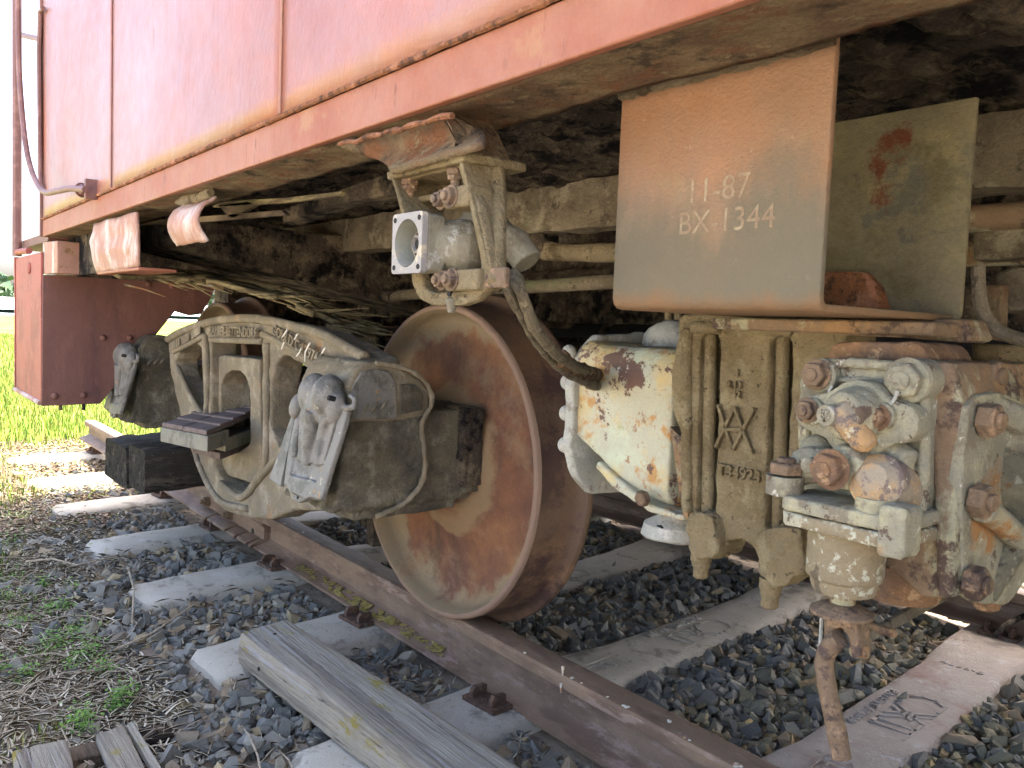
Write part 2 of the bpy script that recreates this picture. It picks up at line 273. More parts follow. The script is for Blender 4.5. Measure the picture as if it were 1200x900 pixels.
    def sheet(s, P, nu, nv, fn, thick=None):
        """grid of points fn(u,v), u,v in 0..1"""
        o = len(s.v)
        for j in range(nv+1):
            for i in range(nu+1): s.v.append(Vector(fn(i/nu, j/nv)))
        for j in range(nv):
            for i in range(nu):
                a = o+j*(nu+1)+i; s.f.append((a, a+1, a+nu+2, a+nu+1))
        return s
    def build(s, name, material, parent=None, bevel=0, cast=None, smooth=True, ang=35, lump=None, solid=0, label=None, org=None):
        base = Vector(org) if org is not None else (parent_loc(parent) if parent else Vector((0, 0, 0)))
        me = bpy.data.meshes.new(name); me.from_pydata([tuple(p-base) for p in s.v], [], s.f); me.update()
        o = bpy.data.objects.new(name, me); COL.objects.link(o); me.materials.append(M[material] if isinstance(material, str) else material)
        if parent: o.parent = parent; o.location = base-parent_loc(parent)
        else: o.location = base
        if smooth or cast:
            me.polygons.foreach_set('use_smooth', [True]*len(me.polygons))
            if not cast: me.set_sharp_from_angle(angle=R(ang))
        if solid:
            q = o.modifiers.new('solid', 'SOLIDIFY'); q.thickness = solid; q.offset = -1
        if cast:
            vox, it = cast; it = max(1, it-2)
            q = o.modifiers.new('fuse', 'REMESH'); q.mode = 'VOXEL'; q.voxel_size = vox; q.use_smooth_shade = True
            q = o.modifiers.new('smooth', 'SMOOTH'); q.iterations = it; q.factor = .6
        if lump:
            for k, (size, st) in enumerate(lump):
                t = bpy.data.textures.new('lumps', 'CLOUDS'); t.noise_scale = size; t.noise_depth = 3
                q = o.modifiers.new('lump', 'DISPLACE'); q.texture = t; q.strength = st; q.texture_coords = 'LOCAL'; q.mid_level = .5
        if bevel:
            q = o.modifiers.new('bevel', 'BEVEL'); q.width = bevel; q.segments = 2; q.limit_method = 'ANGLE'; q.angle_limit = R(32); q.harden_normals = False
        if label: o['label'] = label
        return o
def parent_loc(p):
    v = Vector(p.location)
    while p.parent: p = p.parent; v = v+Vector(p.location)
    return v
def thing(name, label, cat, loc, group=None):
    o = bpy.data.objects.new(name, None); o.empty_display_size = .1; COL.objects.link(o); o.location = loc
    o['label'] = label; o['category'] = cat
    if group: o['group'] = group
    return o
def tag(o, label=None, cat=None, group=None, kind=None):
    for k, v in (('label', label), ('category', cat), ('group', group), ('kind', kind)):
        if v: o[k] = v
    return o
def text(s, size, ext, org, xd, yd, name, material, parent, bold=0, align='LEFT', label=None):
    cu = bpy.data.curves.new('lettering', 'FONT'); cu.body = s; cu.size = size; cu.extrude = ext; cu.align_x = align; cu.offset = bold; cu.resolution_u = 3
    ob = bpy.data.objects.new('lettering', cu); me = bpy.data.meshes.new_from_object(ob)
    xd = Vector(xd).normalized(); yd = Vector(yd); yd = (yd-xd*yd.dot(xd)).normalized(); zd = xd.cross(yd)
    mt = Matrix((xd, yd, zd)).transposed().to_4x4(); mt.translation = Vector(org)-parent_loc(parent)
    me.transform(mt); me.name = name; me.materials.clear(); me.materials.append(M[material])
    o = bpy.data.objects.new(name, me); COL.objects.link(o); o.parent = parent
    bpy.data.objects.remove(ob)
    if label: o['label'] = label
    return o
def rrect(x0, x1, z0, z1, r, n=5, f=lambda a, b: (a, b)):
    out = []
    for cx, cz, a0 in ((x1-r, z1-r, 0), (x0+r, z1-r, 90), (x0+r, z0+r, 180), (x1-r, z0+r, 270)):
        for i in range(n+1):
            a = R(a0+90*i/n); out.append(f(cx+r*math.cos(a), cz+r*math.sin(a)))
    return out
def XZ(y): return lambda a, b: Vector((a, y, b))
def YZ(x): return lambda a, b: Vector((x, a, b))
def XY(z): return lambda a, b: Vector((a, b, z))
# ---------------------------------------------------------------- ground and far background
def gz(x, y):
    z = -.165
    if y < -.55: z -= .10*min(1, (-.55-y)/.9)
    if y > 2.15: z -= .07*min(1, (y-2.15)/.8)
    if x < -3.9: z -= .07*min(1, (-3.9-x)/1.0)
    far = math.hypot(x, y)
    if far < 40: z += .022*noise.noise(Vector((x*2.1, y*2.1, 0)))+.012*noise.noise(Vector((x*7, y*7, 3)))
    if far > 30 and x < 0: z += min(1.0, (far-30)/400)*.3
    return z
def axis_steps(lo, hi, step, far):
    a = list(np.arange(lo, hi, step)); g = step; L = [lo]; 
    while L[-1] > -far: g *= 1.35; L.append(L[-1]-g)
    g = step; H = [a[-1]]
    while H[-1] < far: g *= 1.35; H.append(H[-1]+g)
    return L[::-1][:-1]+a+H[1:]
gx = axis_steps(-7, 3, .07, 1500); gy = axis_steps(-2.5, 4, .07, 1500)
mb = MB(); mb.v = [Vector((x, y, gz(x, y))) for y in gy for x in gx]; W_ = len(gx)
mb.f = [(j*W_+i, j*W_+i+1, (j+1)*W_+i+1, (j+1)*W_+i) for j in range(len(gy)-1) for i in range(W_-1)]
gm = bpy.data.materials.new('soil_and_turf'); gm.use_nodes = True
def gmat():
    n = gm.node_tree.nodes; l = gm.node_tree.links; b = n["Principled BSDF"]; tc = n.new("ShaderNodeTexCoord"); co = tc.outputs['Object']
    def nz(s, d=8, ro=.65):
        x = n.new("ShaderNodeTexNoise"); x.inputs['Scale'].default_value = s; x.inputs['Detail'].default_value = d; x.inputs['Roughness'].default_value = ro; l.new(co, x.inputs['Vector']); return x.outputs['Fac']
    def rampmix(f, a0, a1, ca, cb):
        mr = n.new("ShaderNodeMapRange"); mr.inputs[1].default_value = a0; mr.inputs[2].default_value = a1; l.new(f, mr.inputs[0])
        mx = n.new("ShaderNodeMix"); mx.data_type = 'RGBA'; l.new(mr.outputs[0], mx.inputs[0])
        for k, c in ((6, ca), (7, cb)):
            if isinstance(c, tuple): mx.inputs[k].default_value = (*c, 1)
            else: l.new(c, mx.inputs[k])
        return mx.outputs[2]
    soil = rampmix(nz(14), .4, .65, (.20, .16, .12), (.32, .26, .19))
    soil = rampmix(nz(60), .58, .68, soil, (.30, .26, .20))
    gr = rampmix(nz(3), .4, .65, (.105, .175, .02), (.17, .22, .035))
    gr = rampmix(nz(.35), .5, .62, gr, (.20, .23, .05))
    sp = n.new("ShaderNodeSeparateXYZ"); l.new(co, sp.inputs[0])
    def mth(op, a, bb=None, c=None):
        x = n.new("ShaderNodeMath"); x.operation = op
        for k, v in enumerate((a, bb, c)):
            if v is None: continue
            if isinstance(v, (int, float)): x.inputs[k].default_value = v
            else: l.new(v, x.inputs[k])
        return x.outputs[0]
    ex = mth('SUBTRACT', mth('MULTIPLY', sp.outputs['X'], -1), 4.3)          # distance outside the track bed
    e1 = mth('SUBTRACT', sp.outputs['Y'], 2.5); e2 = mth('SUBTRACT', mth('MULTIPLY', sp.outputs['Y'], -1), 1.5)
    e = mth('MAXIMUM', ex, mth('MAXIMUM', e1, e2)); e = mth('ADD', e, mth('MULTIPLY_ADD', nz(1.8), 2.4, -1.2))
    bounce_ground = rampmix(nz(2.2), .42, .62, (.50, .44, .35), (.40, .34, .25))  # pale ground added out of view to bounce light under the car
    turf = rampmix(mth('ADD', mth('SUBTRACT', mth('MULTIPLY', sp.outputs['Y'], -1), 2.0), mth('MULTIPLY', mth('ADD', sp.outputs['X'], 2.5), .8)), -.2, .3, gr, bounce_ground)
    l.new(rampmix(e, -.1, .4, soil, turf), b.inputs['Base Color']); b.inputs['Roughness'].default_value = 1; b.inputs['Specular IOR Level'].default_value = .1
    bn = n.new("ShaderNodeBump"); bn.inputs['Distance'].default_value = .02; bn.inputs['Strength'].default_value = .8; l.new(nz(40), bn.inputs['Height']); l.new(bn.outputs[0], b.inputs['Normal'])
gmat()
tag(mb.build('ground', gm), kind='structure')

# far pale flat and water, rising bank, beyond the grass
M['flat'] = mat('pale_flat', (.62, .63, .60), [((.35, .45, .42), .02, .55, .05, (1, .1, 1))], .9, None, fine=.05)
mb = MB()
def bank(u, v):
    a = R(200-220*u); d = 95+v*60; h = -.2+[0, .25, .9, 1.7, 2.6][int(v*4)]
    return (d*math.cos(a+math.pi/2)*1.0, d*math.sin(a+math.pi/2), h-.25)
mb.sheet(None, 80, 4, bank); tag(mb.build('pale_embankment', 'flat'), kind='structure')
M['water'] = mat('water', (.25, .42, .40), (), .25, None, fine=0)
mb = MB()
for k in range(60):
    a0 = R(110+k*3); 
    for r0, r1 in ((112, 122),):
        P = [(r*math.cos(a), r*math.sin(a), .35+.0*k+(r-100)*.012) for a, r in ((a0, r0), (a0+R(3), r0), (a0+R(3), r1), (a0, r1))]
        mb.add(P, [(0, 1, 2, 3)])
tag(mb.build('pond_water', 'water', smooth=False), kind='structure')
# far wood: one mass of leaf clumps
M['farleaf'] = mat('far_foliage', (.055, .09, .055), [((.09, .13, .08), .4, .55, .1)], 1, None, fine=.2)
def leaf_cloud(n, centers, size):
    c = centers[rng.integers(0, len(centers), n)]; p = c[:, :3]+rng.normal(0, 1, (n, 3))*c[:, 3:6]*.5
    a = rng.normal(0, 1, (n, 3)); a /= np.linalg.norm(a, axis=1)[:, None]; b = np.cross(a, rng.normal(0, 1, (n, 3))); b /= np.linalg.norm(b, axis=1)[:, None]
    s = size*(.5+rng.random((n, 1)))
    return p-a*s-b*s*.6, p+a*s-b*s*.6, p+a*s*.8+b*s*.6, p-a*s*.8+b*s*.6
def quads_obj(name, Q, material, tint=None, **kw):
    n = len(Q[0]); k = len(Q); v = np.stack(Q, 1).reshape(-1, 3)
    me = bpy.data.meshes.new(name); me.vertices.add(n*k); me.vertices.foreach_set('co', v.ravel())
    me.loops.add(n*k); me.loops.foreach_set('vertex_index', np.arange(n*k)); me.polygons.add(n)
    me.polygons.foreach_set('loop_start', np.arange(n)*k); me.update(calc_edges=True)
    if tint is not None:
        at_ = me.color_attributes.new('tint', 'FLOAT_COLOR', 'POINT'); at_.data.foreach_set('color', np.repeat(np.c_[tint, np.ones(n)], k, 0).ravel())
    o = bpy.data.objects.new(name, me); COL.objects.link(o); me.materials.append(M[material] if isinstance(material, str) else material); return tag(o, **kw)
cen = []
for i in range(170):
    a = R(118+i*.9+rng.normal()*.4); d = 185+rng.random()*25; hh = 4+rng.random()*3.5
    for k in range(4): cen.append((d*math.cos(a), d*math.sin(a), hh*(k+.5)/4+.8, 3.5*(1.2-k*.25), 3.5*(1.2-k*.25), hh*.3))
quads_obj('far_wood', leaf_cloud(26000, np.array(cen), .8), 'farleaf', kind='stuff')

# ---------------------------------------------------------------- track
TIES = [(-3.63, ), (-2.91, ), (-2.25, ), (-1.573, ), (-.962, ), (-.351, ), (.26, ), (.871, ), (1.48, ), (2.09, )]
SK = -.09; TZ = -.122
def tie_local():
    """prestressed tie, origin at the near rail seat, y across the track"""
    st = []   # y, half top width, half bottom width, top z, bottom z
    for y, ht, hb, z in ((-.535, .082, .115, -.020), (-.515, .098, .128, -.006), (-.3, .100, .130, 0), (-.13, .102, .132, 0), (.20, .102, .132, 0), (.42, .094, .128, -.014),
                         (.60, .100, .130, -.020), (.755, .100, .130, -.020), (.91, .100, .130, -.020), (1.09, .094, .128, -.014), (1.31, .102, .132, 0), (1.64, .102, .132, 0), (1.81, .1, .13, 0), (2.025, .098, .128, -.006), (2.045, .082, .115, -.02)):
        st.append((y, ht, hb, z))
    mb = MB(); n = 6
    for y, ht, hb, z in st:
        mb.v += [Vector(p) for p in ((-hb, y, -.19), (-ht-.004, y, z-.012), (-ht+.010, y, z), (ht-.010, y, z), (ht+.004, y, z-.012), (hb, y, -.19))]
    for j in range(len(st)-1):
        for i in range(n): mb.f.append((j*n+i, j*n+(i+1) % n, (j+1)*n+(i+1) % n, (j+1)*n+i))
    mb.f.append(tuple(reversed(range(n)))); mb.f.append(tuple((len(st)-1)*n+i for i in range(n)))
    return mb
def tie_mesh():
    mb = tie_local(); bm = bmesh.new(); vs = [bm.verts.new(v) for v in mb.v]; [bm.faces.new([vs[i] for i in f]) for f in mb.f]
    bmesh.ops.recalc_face_normals(bm, faces=bm.faces); bmesh.ops.subdivide_edges(bm, edges=[e for e in bm.edges if e.calc_length() > .05], cuts=3, use_grid_fill=True)
    for v in bm.verts:
        v.co += Vector((noise.noise(v.co*9), noise.noise(v.co*9+Vector((5, 0, 0))), noise.noise(v.co*9+Vector((0, 7, 0)))))*.0035
    me = bpy.data.meshes.new('tie_body'); bm.to_mesh(me); bm.free()
    me.polygons.foreach_set('use_smooth', [True]*len(me.polygons)); me.set_sharp_from_angle(angle=R(45)); return me
TM = tie_mesh()
def shoulder_mesh():
    mb = MB()
    mb.box((-.052, -.045, 0), (.052, .012, .010))
    for s in (-1, 1):
        mb.prism([(s*.026, -.036, .008), (s*.026, .006, .008), (s*.026, .006, .030), (s*.026, -.028, .034), (s*.026, -.036, .024)], (s*.012, 0, 0))
    me = bpy.data.meshes.new('rail_shoulder'); me.from_pydata([tuple(p) for p in mb.v], [], mb.f); me.update(); return me
SHM = shoulder_mesh()
tie_labels = ['farthest concrete tie, sunlit, its end in the dry grass near the rail end', 'sunlit concrete tie second from the end of the rails', 'concrete tie just inside the shadow edge under the black timber',
 'concrete tie beside the bolted rail joint', 'concrete tie below the near journal box with a small dark hole in its end', 'concrete tie whose end shows past the tip of the thick weathered timber',
 'concrete tie crossing under the middle of the thick timber, embossed logo on its rail seat', 'stained concrete tie under the hanging release rod, raised number 4336-B near its far end',
 'concrete tie nearest the camera at the right edge', 'concrete tie outside the right edge of the photo beside the last one']
ties = []
for k, (x0,) in enumerate(TIES):
    t = thing('concrete_tie', tie_labels[k], 'railroad tie', (x0, 0, TZ), 'concrete ties across the track')
    t.rotation_euler = (0, 0, -math.atan(SK) if False else math.atan(-SK)); ties.append(t)
    o = bpy.data.objects.new('tie_body', TM.copy()); COL.objects.link(o); o.parent = t; o.data.materials.append(M['concrust'] if k in (7, 8) else M['conc'])
    for y, s in ((-.078, 1), (.078, -1), (1.431, 1), (1.587, -1)):
        h = bpy.data.objects.new('rail_shoulder', SHM); COL.objects.link(h); h.parent = t; h.location = (0, y, .001); h.scale = (1, s, 1) if False else (1, 1, 1); h.rotation_euler = (0, 0, 0 if s > 0 else math.pi)
SHM.materials.append(M['chair'])
def tie_text(k, s, size, x, y, xd, yd, z=-.019, mt='conc', label=None):
    t = ties[k]; cu = bpy.data.curves.new('lettering', 'FONT'); cu.body = s; cu.size = size; cu.extrude = .0022; cu.align_x = 'CENTER'; cu.resolution_u = 3; cu.space_character = 1.15
    ob = bpy.data.objects.new('l', cu); me = bpy.data.meshes.new_from_object(ob); bpy.data.objects.remove(ob)
    xd = Vector(xd); yd = Vector(yd); mx = Matrix((xd, yd, xd.cross(yd))).transposed().to_4x4(); mx.translation = (x, y, z); me.transform(mx)
    me.name = 'lettering'; me.materials.clear(); me.materials.append(M[mt]); o = bpy.data.objects.new('lettering', me); COL.objects.link(o); o.parent = t
def tie_bars(k, segs, z, w_=.008, mt='conc', name='embossed_logo'):
    mb = MB()
    for (x0, y0, x1, y1) in segs:
        a = Vector((x0, y0, 0)); b = Vector((x1, y1, 0)); d = (b-a).normalized(); nrm = Vector((-d.y, d.x, 0))*w_*.5; a -= d*w_*.3; b += d*w_*.3
        mb.prism([a-nrm+Vector((0, 0, z)), b-nrm+Vector((0, 0, z)), b+nrm+Vector((0, 0, z)), a+nrm+Vector((0, 0, z))], (0, 0, .0035))
    me = bpy.data.meshes.new(name); me.from_pydata([tuple(p) for p in mb.v], [], mb.f); me.materials.append(M[mt]); o = bpy.data.objects.new(name, me); COL.objects.link(o); o.parent = ties[k]
def cxt(cx, cy, s, flip=1):
    # C, X, T in outline, read toward -y with tops toward +x
    def P(u, v): return (cx+v*s*flip, cy-u*s*flip)
    L = [((-1.0, .5), (-1.5, .5)), ((-1.5, .5), (-1.75, .2)), ((-1.75, .2), (-1.75, -.2)), ((-1.75, -.2), (-1.5, -.5)), ((-1.5, -.5), (-1.0, -.5)),
         ((-.75, .5), (.1, -.5)), ((-.75, -.5), (.1, .5)), ((-.45, .5), (.4, -.5)), ((-.45, -.5), (.1, .2)), ((.1, .5), (1.4, .5)), ((.62, .5), (.62, -.5)), ((.95, .5), (.95, -.5)), ((.62, -.5), (.95, -.5))]
    return [(*P(*a), *P(*b)) for a, b in L]
for k in (4, 5, 6, 7, 8):
    mt = 'concrust' if k > 6 else 'conc'
    tie_bars(k, cxt(.012, .70, .085), -.021, mt=mt)
    tie_text(k, 'PATENT 104039', .032, -.072, .70, (0, -1, 0), (1, 0, 0), -.0185, mt)
    tie_text(k, '4336-B', .032, 0, 1.10, (1, 0, 0), (0, 1, 0), -.0135, mt)
    tie_bars(k, cxt(.02, .285, .032, -1)+[(-.012, .345, .05, .345), (-.012, .345, -.012, .225)], -.0055, .004, mt, 'embossed_mark')
    tie_text(k, 'RAIL SEAT A', .022, -.055, .35, (1, 0, 0), (0, 1, 0), -.0085, mt) if False else tie_text(k, '4 5 7 A', .024, .0, .365, (1, 0, 0), (0, 1, 0), -.0115, mt)

def rail_profile(h=.122, hb=.064, hh=.0365, hd=.034, web=.008, ft=.011):
    p = [(-hb, 0), (hb, 0), (hb, ft*.7), (web+.012, ft*1.9), (web, ft*2.8), (web, h-hd-.010), (web+.006, h-hd-.002), (hh, h-hd+.004), (hh, h-.010), (hh-.004, h-.003), (hh-.012, h)]
    return p+[(-x, z) for x, z in reversed(p[1:])][:-1]+[(-hb, ft*.7)]
def rail(parent, name, x0, x1, ycen, z0, prof, ry=0, rp=0, pz=0, material='rail', nseg=30):
    mb = MB(); n = len(prof)
    for k in range(nseg+1):
        x = x0+(x1-x0)*k/nseg
        for (a, b) in prof: mb.v.append(Vector((x, ycen+a+ry*x, z0+b+rp*x)))
    for k in range(nseg):
        for i in range(n): mb.f.append((k*n+i, (k+1)*n+i, (k+1)*n+(i+1) % n, k*n+(i+1) % n))
    mb.f.append(tuple(range(n))); mb.f.append(tuple(nseg*n+i for i in reversed(range(n))))
    return mb.build(name, material, parent, ang=25)
RY, RPp = .0165, -.0142
nr = thing('near_rail' if False else 'steel_rail', 'rusty steel rail under the near wheel with a bolted joint and yellow lichen', 'rail', (0, 0, TZ), 'rails of the track')
pr = rail_profile()
pr[:] = pr
rail(nr, 'rail_length', -1.135, 4.2, 0, TZ, pr, RY, RPp)
rail(nr, 'rail_length', -3.87, -1.142, 0, TZ, rail_profile(.112, .062, .034, .032), RY, RPp)
# joint bar with toe, bolts
mb = MB(); jb = [(-.016, .030), (-.020, .030), (-.024, .060), (-.024, .076), (-.034, .080), (-.034, .086), (-.009, .086), (-.009, .03)]
jt = [(-.009, .026), (-.03, .030), (-.052, .020), (-.066, .016), (-.080, .010), (-.080, .002), (-.066, .0), (-.062, .0095), (-.03, .022), (-.009, .018)]
def extr(mb, prof, x0, x1):
    mb.prism([(x0, a+RY*x0, TZ+b+RPp*x0) for a, b in prof], (x1-x0, RY*(x1-x0), RPp*(x1-x0)))
extr(mb, [(-.009, .018), (-.026, .022), (-.026, .072), (-.036, .076), (-.036, .083), (-.009, .083)], -1.80, -1.148)
xs_ = [-1.80, -1.60, -1.585, -1.40, -1.375, -1.30, -1.275, -1.19, -1.165, -1.148]
for a, b in zip(xs_[::2], xs_[1::2]): extr(mb, [(-.02, .016), (-.02, .026), (-.05, .024), (-.078, .013), (-.078, .003), (-.066, .003), (-.0645, .012)], a, b)
j = mb.build('joint_bar', 'rail', nr, bevel=.002)
for x in (-1.72, -1.47):
    MB().hexbolt((x, -.026+RY*x, TZ+.050+RPp*x), (0, -1, 0), .019, .022, tip=.012).build('joint_bolt', 'bolt', nr)
MB().cyl((-1.25, -.0262+RY*-1.25, TZ+.05), (-1.25, -.0275+RY*-1.25, TZ+.05), .012).build('bolt_hole', 'hole', nr)
# lichen crust on the foot
def lichen_patch(x0, x1, n, parent):
    mb = MB()
    for i in range(n):
        x = x0+(x1-x0)*random.random(); a = -.058+.030*random.random(); zz = TZ+.0095+(a+.064)*.42+RPp*x; r = .0015+.0035*random.random()
        if noise.noise(Vector((x*22, a*60, 0)))+.5*noise.noise(Vector((x*70, a*90, 4))) < .02: continue
        p = Vector((x, a+RY*x, zz)); o = len(mb.v); ph = random.random()*6
        for q in range(5): mb.v.append(p+Vector((r*math.cos(ph+q*1.256)*1.6, r*math.sin(ph+q*1.256)*.8, .0004-(.0006 if q % 2 else 0))))
        mb.v.append(p+Vector((0, 0, r*.22)))
        for q in range(5): mb.f.append((o+q, o+(q+1) % 5, o+5))
    tag(mb.build('lichen', 'lichen', parent), kind='stuff')
lichen_patch(-.60, -.22, 5200, nr); lichen_patch(-.85, .02, 1500, nr)
fr = thing('steel_rail', 'rusty steel rail on the far side of the track', 'rail', (0, 1.509, TZ), 'rails of the track')
rail(fr, 'rail_length', -3.87, 4.2, 1.509, TZ, rail_profile())

# droppings and paint spots on the near rail
M['dropping'] = mat('bird_dropping', (.62, .58, .48), [((.5, .25, .1), 60, .6, .05)], .8, ((100, .6),), .002, .2, .1)
mb = MB()
for px, py, yv, r in ((658, 794, 0, 5), (671, 800, 0, 3), (724, 826, 0, 6), (700, 816, 0, 3), (785, 839, 0, 5), (863, 889, 0, 8), (784, 865, 0, 3), (790, 868, 0, 3), (612, 763, 0, 3), (334, 618, 0, 3), (355, 628, 0, 3)):
    p = at(px, py, 'Z', TZ+.1225); x = p.x; q = Vector((x, max(-.030, min(.03, p.y-RY*x))+RY*x, TZ+.1222+RPp*x))
    for s in range(4):
        mb.ball(q+Vector((random.uniform(-1, 1), random.uniform(-.7, .7), 0))*r*.0007, (r*.0009*random.uniform(.6, 1.2), r*.0008*random.uniform(.6, 1.2), .0012), n=8, mm=5)
for px, py in ((658, 805), (660, 785)):
    p = at(px, py, 'Y', -.037+RY*.4); mb.tube([p+Vector((0, -.001, .008)), p+Vector((0, -.0015, 0)), p+Vector((0, -.001, -.012))], [.0032, .0025, .001], 6)
tag(mb.build('bird_droppings', 'dropping', nr), kind='stuff')

# ---------------------------------------------------------------- ballast stones: one heap of real stones
def stone_base(n_, flat):
    bm = bmesh.new(); n_ -= 2; pts = [Vector((a*random.uniform(.55, 1.15), b*random.uniform(.35, .95), c*random.uniform(.45, 1.0)*flat)) for a in (-1, 1) for b in (-1, 1) for c in (-1, 1)]
    pts += [Vector((random.uniform(-1.3, 1.3), random.uniform(-1, 1), random.uniform(-.8, .8)*flat)) for _ in range(n_-7)]
    if random.random() < .72:
        pts = []
        for _ in range(n_+3):
            q = Vector((random.gauss(0, 1), random.gauss(0, 1), random.gauss(0, 1))).normalized(); q *= random.uniform(.72, 1.12); pts.append(Vector((q.x*1.3, q.y*random.uniform(.7, 1), q.z*flat*1.1)))
    for p in pts: bm.verts.new(p)
    r = bmesh.ops.convex_hull(bm, input=bm.verts); bmesh.ops.delete(bm, geom=[g for g in r['geom_interior'] if isinstance(g, bmesh.types.BMVert)], context='VERTS')
    bmesh.ops.triangulate(bm, faces=bm.faces); bm.verts.index_update()
    v = np.array([q.co[:] for q in bm.verts]); f = np.array([[q.index for q in ff.verts] for ff in bm.faces]); bm.free(); return v, f
BASES = [stone_base(random.choice((10, 12, 14)), random.uniform(.38, .8)) for _ in range(24)]
def near_ry(x): return RY*x
def stones(name, P, S, tint, material='stone', **kw):
    V = []; Fc = []; T = []; off = 0
    ids = rng.integers(0, len(BASES), len(P))
    q = rng.normal(0, 1, (len(P), 4)); q[:, 1:3] *= .38; q[:, 3] *= 1; q /= np.linalg.norm(q, axis=1)[:, None]
    w_, x, y, z = q.T
    Rm = np.stack([1-2*(y*y+z*z), 2*(x*y-z*w_), 2*(x*z+y*w_), 2*(x*y+z*w_), 1-2*(x*x+z*z), 2*(y*z-x*w_), 2*(x*z-y*w_), 2*(y*z+x*w_), 1-2*(x*x+y*y)], 1).reshape(-1, 3, 3)
    for b, (bv, bf) in enumerate(BASES):
        k = np.where(ids == b)[0]
        if not len(k): continue
        sc = S[k][:, None, None]*rng.uniform(.75, 1.25, (len(k), 1, 3))
        vv = np.einsum('kij,knj->kni', Rm[k], bv[None]*sc)+P[k][:, None]
        V.append(vv.reshape(-1, 3)); Fc.append((bf[None]+(np.arange(len(k))*len(bv))[:, None, None]).reshape(-1, 3)+off); off += len(k)*len(bv)
        T.append(np.repeat(tint[k], len(bv), 0))
    V = np.concatenate(V); Fc = np.concatenate(Fc); T = np.concatenate(T)
    me = bpy.data.meshes.new(name); me.vertices.add(len(V)); me.vertices.foreach_set('co', V.ravel()); me.loops.add(Fc.size); me.loops.foreach_set('vertex_index', Fc.ravel())
    me.polygons.add(len(Fc)); me.polygons.foreach_set('loop_start', np.arange(len(Fc))*3); me.polygons.foreach_set('use_smooth', np.zeros(len(Fc), bool)); me.update(calc_edges=True)
    a = me.color_attributes.new('tint', 'FLOAT_COLOR', 'POINT'); a.data.foreach_set('color', np.c_[T, np.ones(len(T))].ravel())
    me.materials.append(M[material]); o = bpy.data.objects.new(name, me); COL.objects.link(o); return tag(o, **kw)
PAL = np.array([(.088, .094, .104), (.105, .109, .115), (.070, .076, .087), (.125, .123, .118), (.058, .064, .074), (.135, .113, .092), (.15, .132, .098), (.098, .088, .08)])
def on_tie(x, y, pad=0):
    h = np.zeros(len(x), bool)
    for (t,) in TIES: h |= (np.abs(x-(t+SK*y)) < .098+pad) & (y > -.54-pad) & (y < 2.05+pad)
    return h
def in_rail(x, y, pad=0):
    return (np.abs(y-RY*x) < .066+pad) | (np.abs(y-1.509) < .066+pad)
N = 78000
x = rng.uniform(-3.9, 2.4, N); y = rng.uniform(-1.25, 2.6, N)
s = np.clip(rng.lognormal(math.log(.0132), .42, N), .007, .029)
lay = rng.random(N)
inside = (y > .05) & (y < 1.46)
edge = np.where(x < -1.2, -.47, np.where(x < -.3, -.62, -.80))+rng.normal(0, .07, N)
keep = ~on_tie(x, y, .004+s*.35) & ~(in_rail(x, y, s*.4)) & ((y > edge) | (rng.random(N) < .26)) & ((x > -3.0) | (rng.random(N) < .35))
x, y, s, lay, inside = x[keep], y[keep], s[keep], lay[keep], inside[keep]
mound = np.array([noise.noise(Vector((a*3.1, b*3.1, 7))) for a, b in zip(x, y)])
z = -.172+lay*.028+mound*.014+np.where(inside, .000, 0)
z = np.where(y < -.55, z-.11*np.clip((-.55-y)/.9, 0, 1)+.004, z)
# the crib between the two nearest ties is heaped up against them
PAL = PAL*np.array([2.1, 1.88, 1.45])
tint = PAL[rng.choice(len(PAL), len(x), p=[.21, .20, .14, .13, .12, .08, .06, .06])]*rng.uniform(.8, 1.25, (len(x), 1))
warm = ((x > .5) & (y > .2))[:, None]; tint = np.where(warm & (rng.random((len(x), 1)) < .55), tint*np.array([1.28, 1.2, .95]), tint)
stones('ballast', np.c_[x, y, z], s, tint, kind='stuff')
print('stones', len(x))
def loose_stone(px, py, z_, sz, lab, dark=1.0):
    p = at(px, py, 'Z', z_); tt = thing_stone = None
    o = stones('loose_stone', np.array([[p.x, p.y, p.z+sz*.35]]), np.array([sz]), PAL[[3]]*dark); return tag(o, lab, 'stone')
loose_stone(1058, 663+157, -.14, .018, 'brown stone lying on the raised lettering of the stained concrete tie', 1.1)
loose_stone(136+0, 815, -.18, .03, 'large grey stone at the edge of the dry weeds left of the timber', 1.6)
loose_stone(27, 773, -.22, .020, 'small white stone on the brown dirt at the lower left', 4.0)
loose_stone(720, 663, -.14, .013, 'single stone resting on the top of the concrete tie right of the wheel', 1.0)
loose_stone(421, 696, -.105, .010, 'small dark stone on the yellow lichen of the near rail foot', .6)
# ---------------------------------------------------------------- red car body
YB = -.677; ZB = .966; XE = -1.6
car = thing('railroad_caboose', 'faded red steel railroad car body with rusty underframe standing above the track', 'railroad car', (2.0, .7545, ZB))
def panel(x0, x1, z0, z1, y, seed, amp):
    mb = MB(); nu = max(4, int((x1-x0)/.03)); nv = 60
    def fn(u, v):
        xx = x0+(x1-x0)*u; zz = z0+(z1-z0)*v
        e = min(1, min(u, 1-u)*(x1-x0)/.12)
        d = amp*(noise.noise(Vector((xx*1.9+seed, zz*.8, seed)))*1.0+.5*noise.noise(Vector((xx*4.5, zz*1.7+seed, 2)))+.7*math.sin(xx*9+seed)*.35)*e*min(1, v*14)
        return (xx, y-d-.003*e, zz)
    mb.sheet(None, nu, nv, fn); return mb
xs = [XE+.012, -.607, .456, 1.55, 2.65, 3.75, 4.85, 5.95, 7.05, 8.2]
for i in range(len(xs)-1):
    panel(xs[i]+.0015, xs[i+1]-.0015, 1.027, 3.3, YB, i*3.7, .011 if i == 0 else .007).build('side_panel', 'paint', car, solid=.004, ang=60)
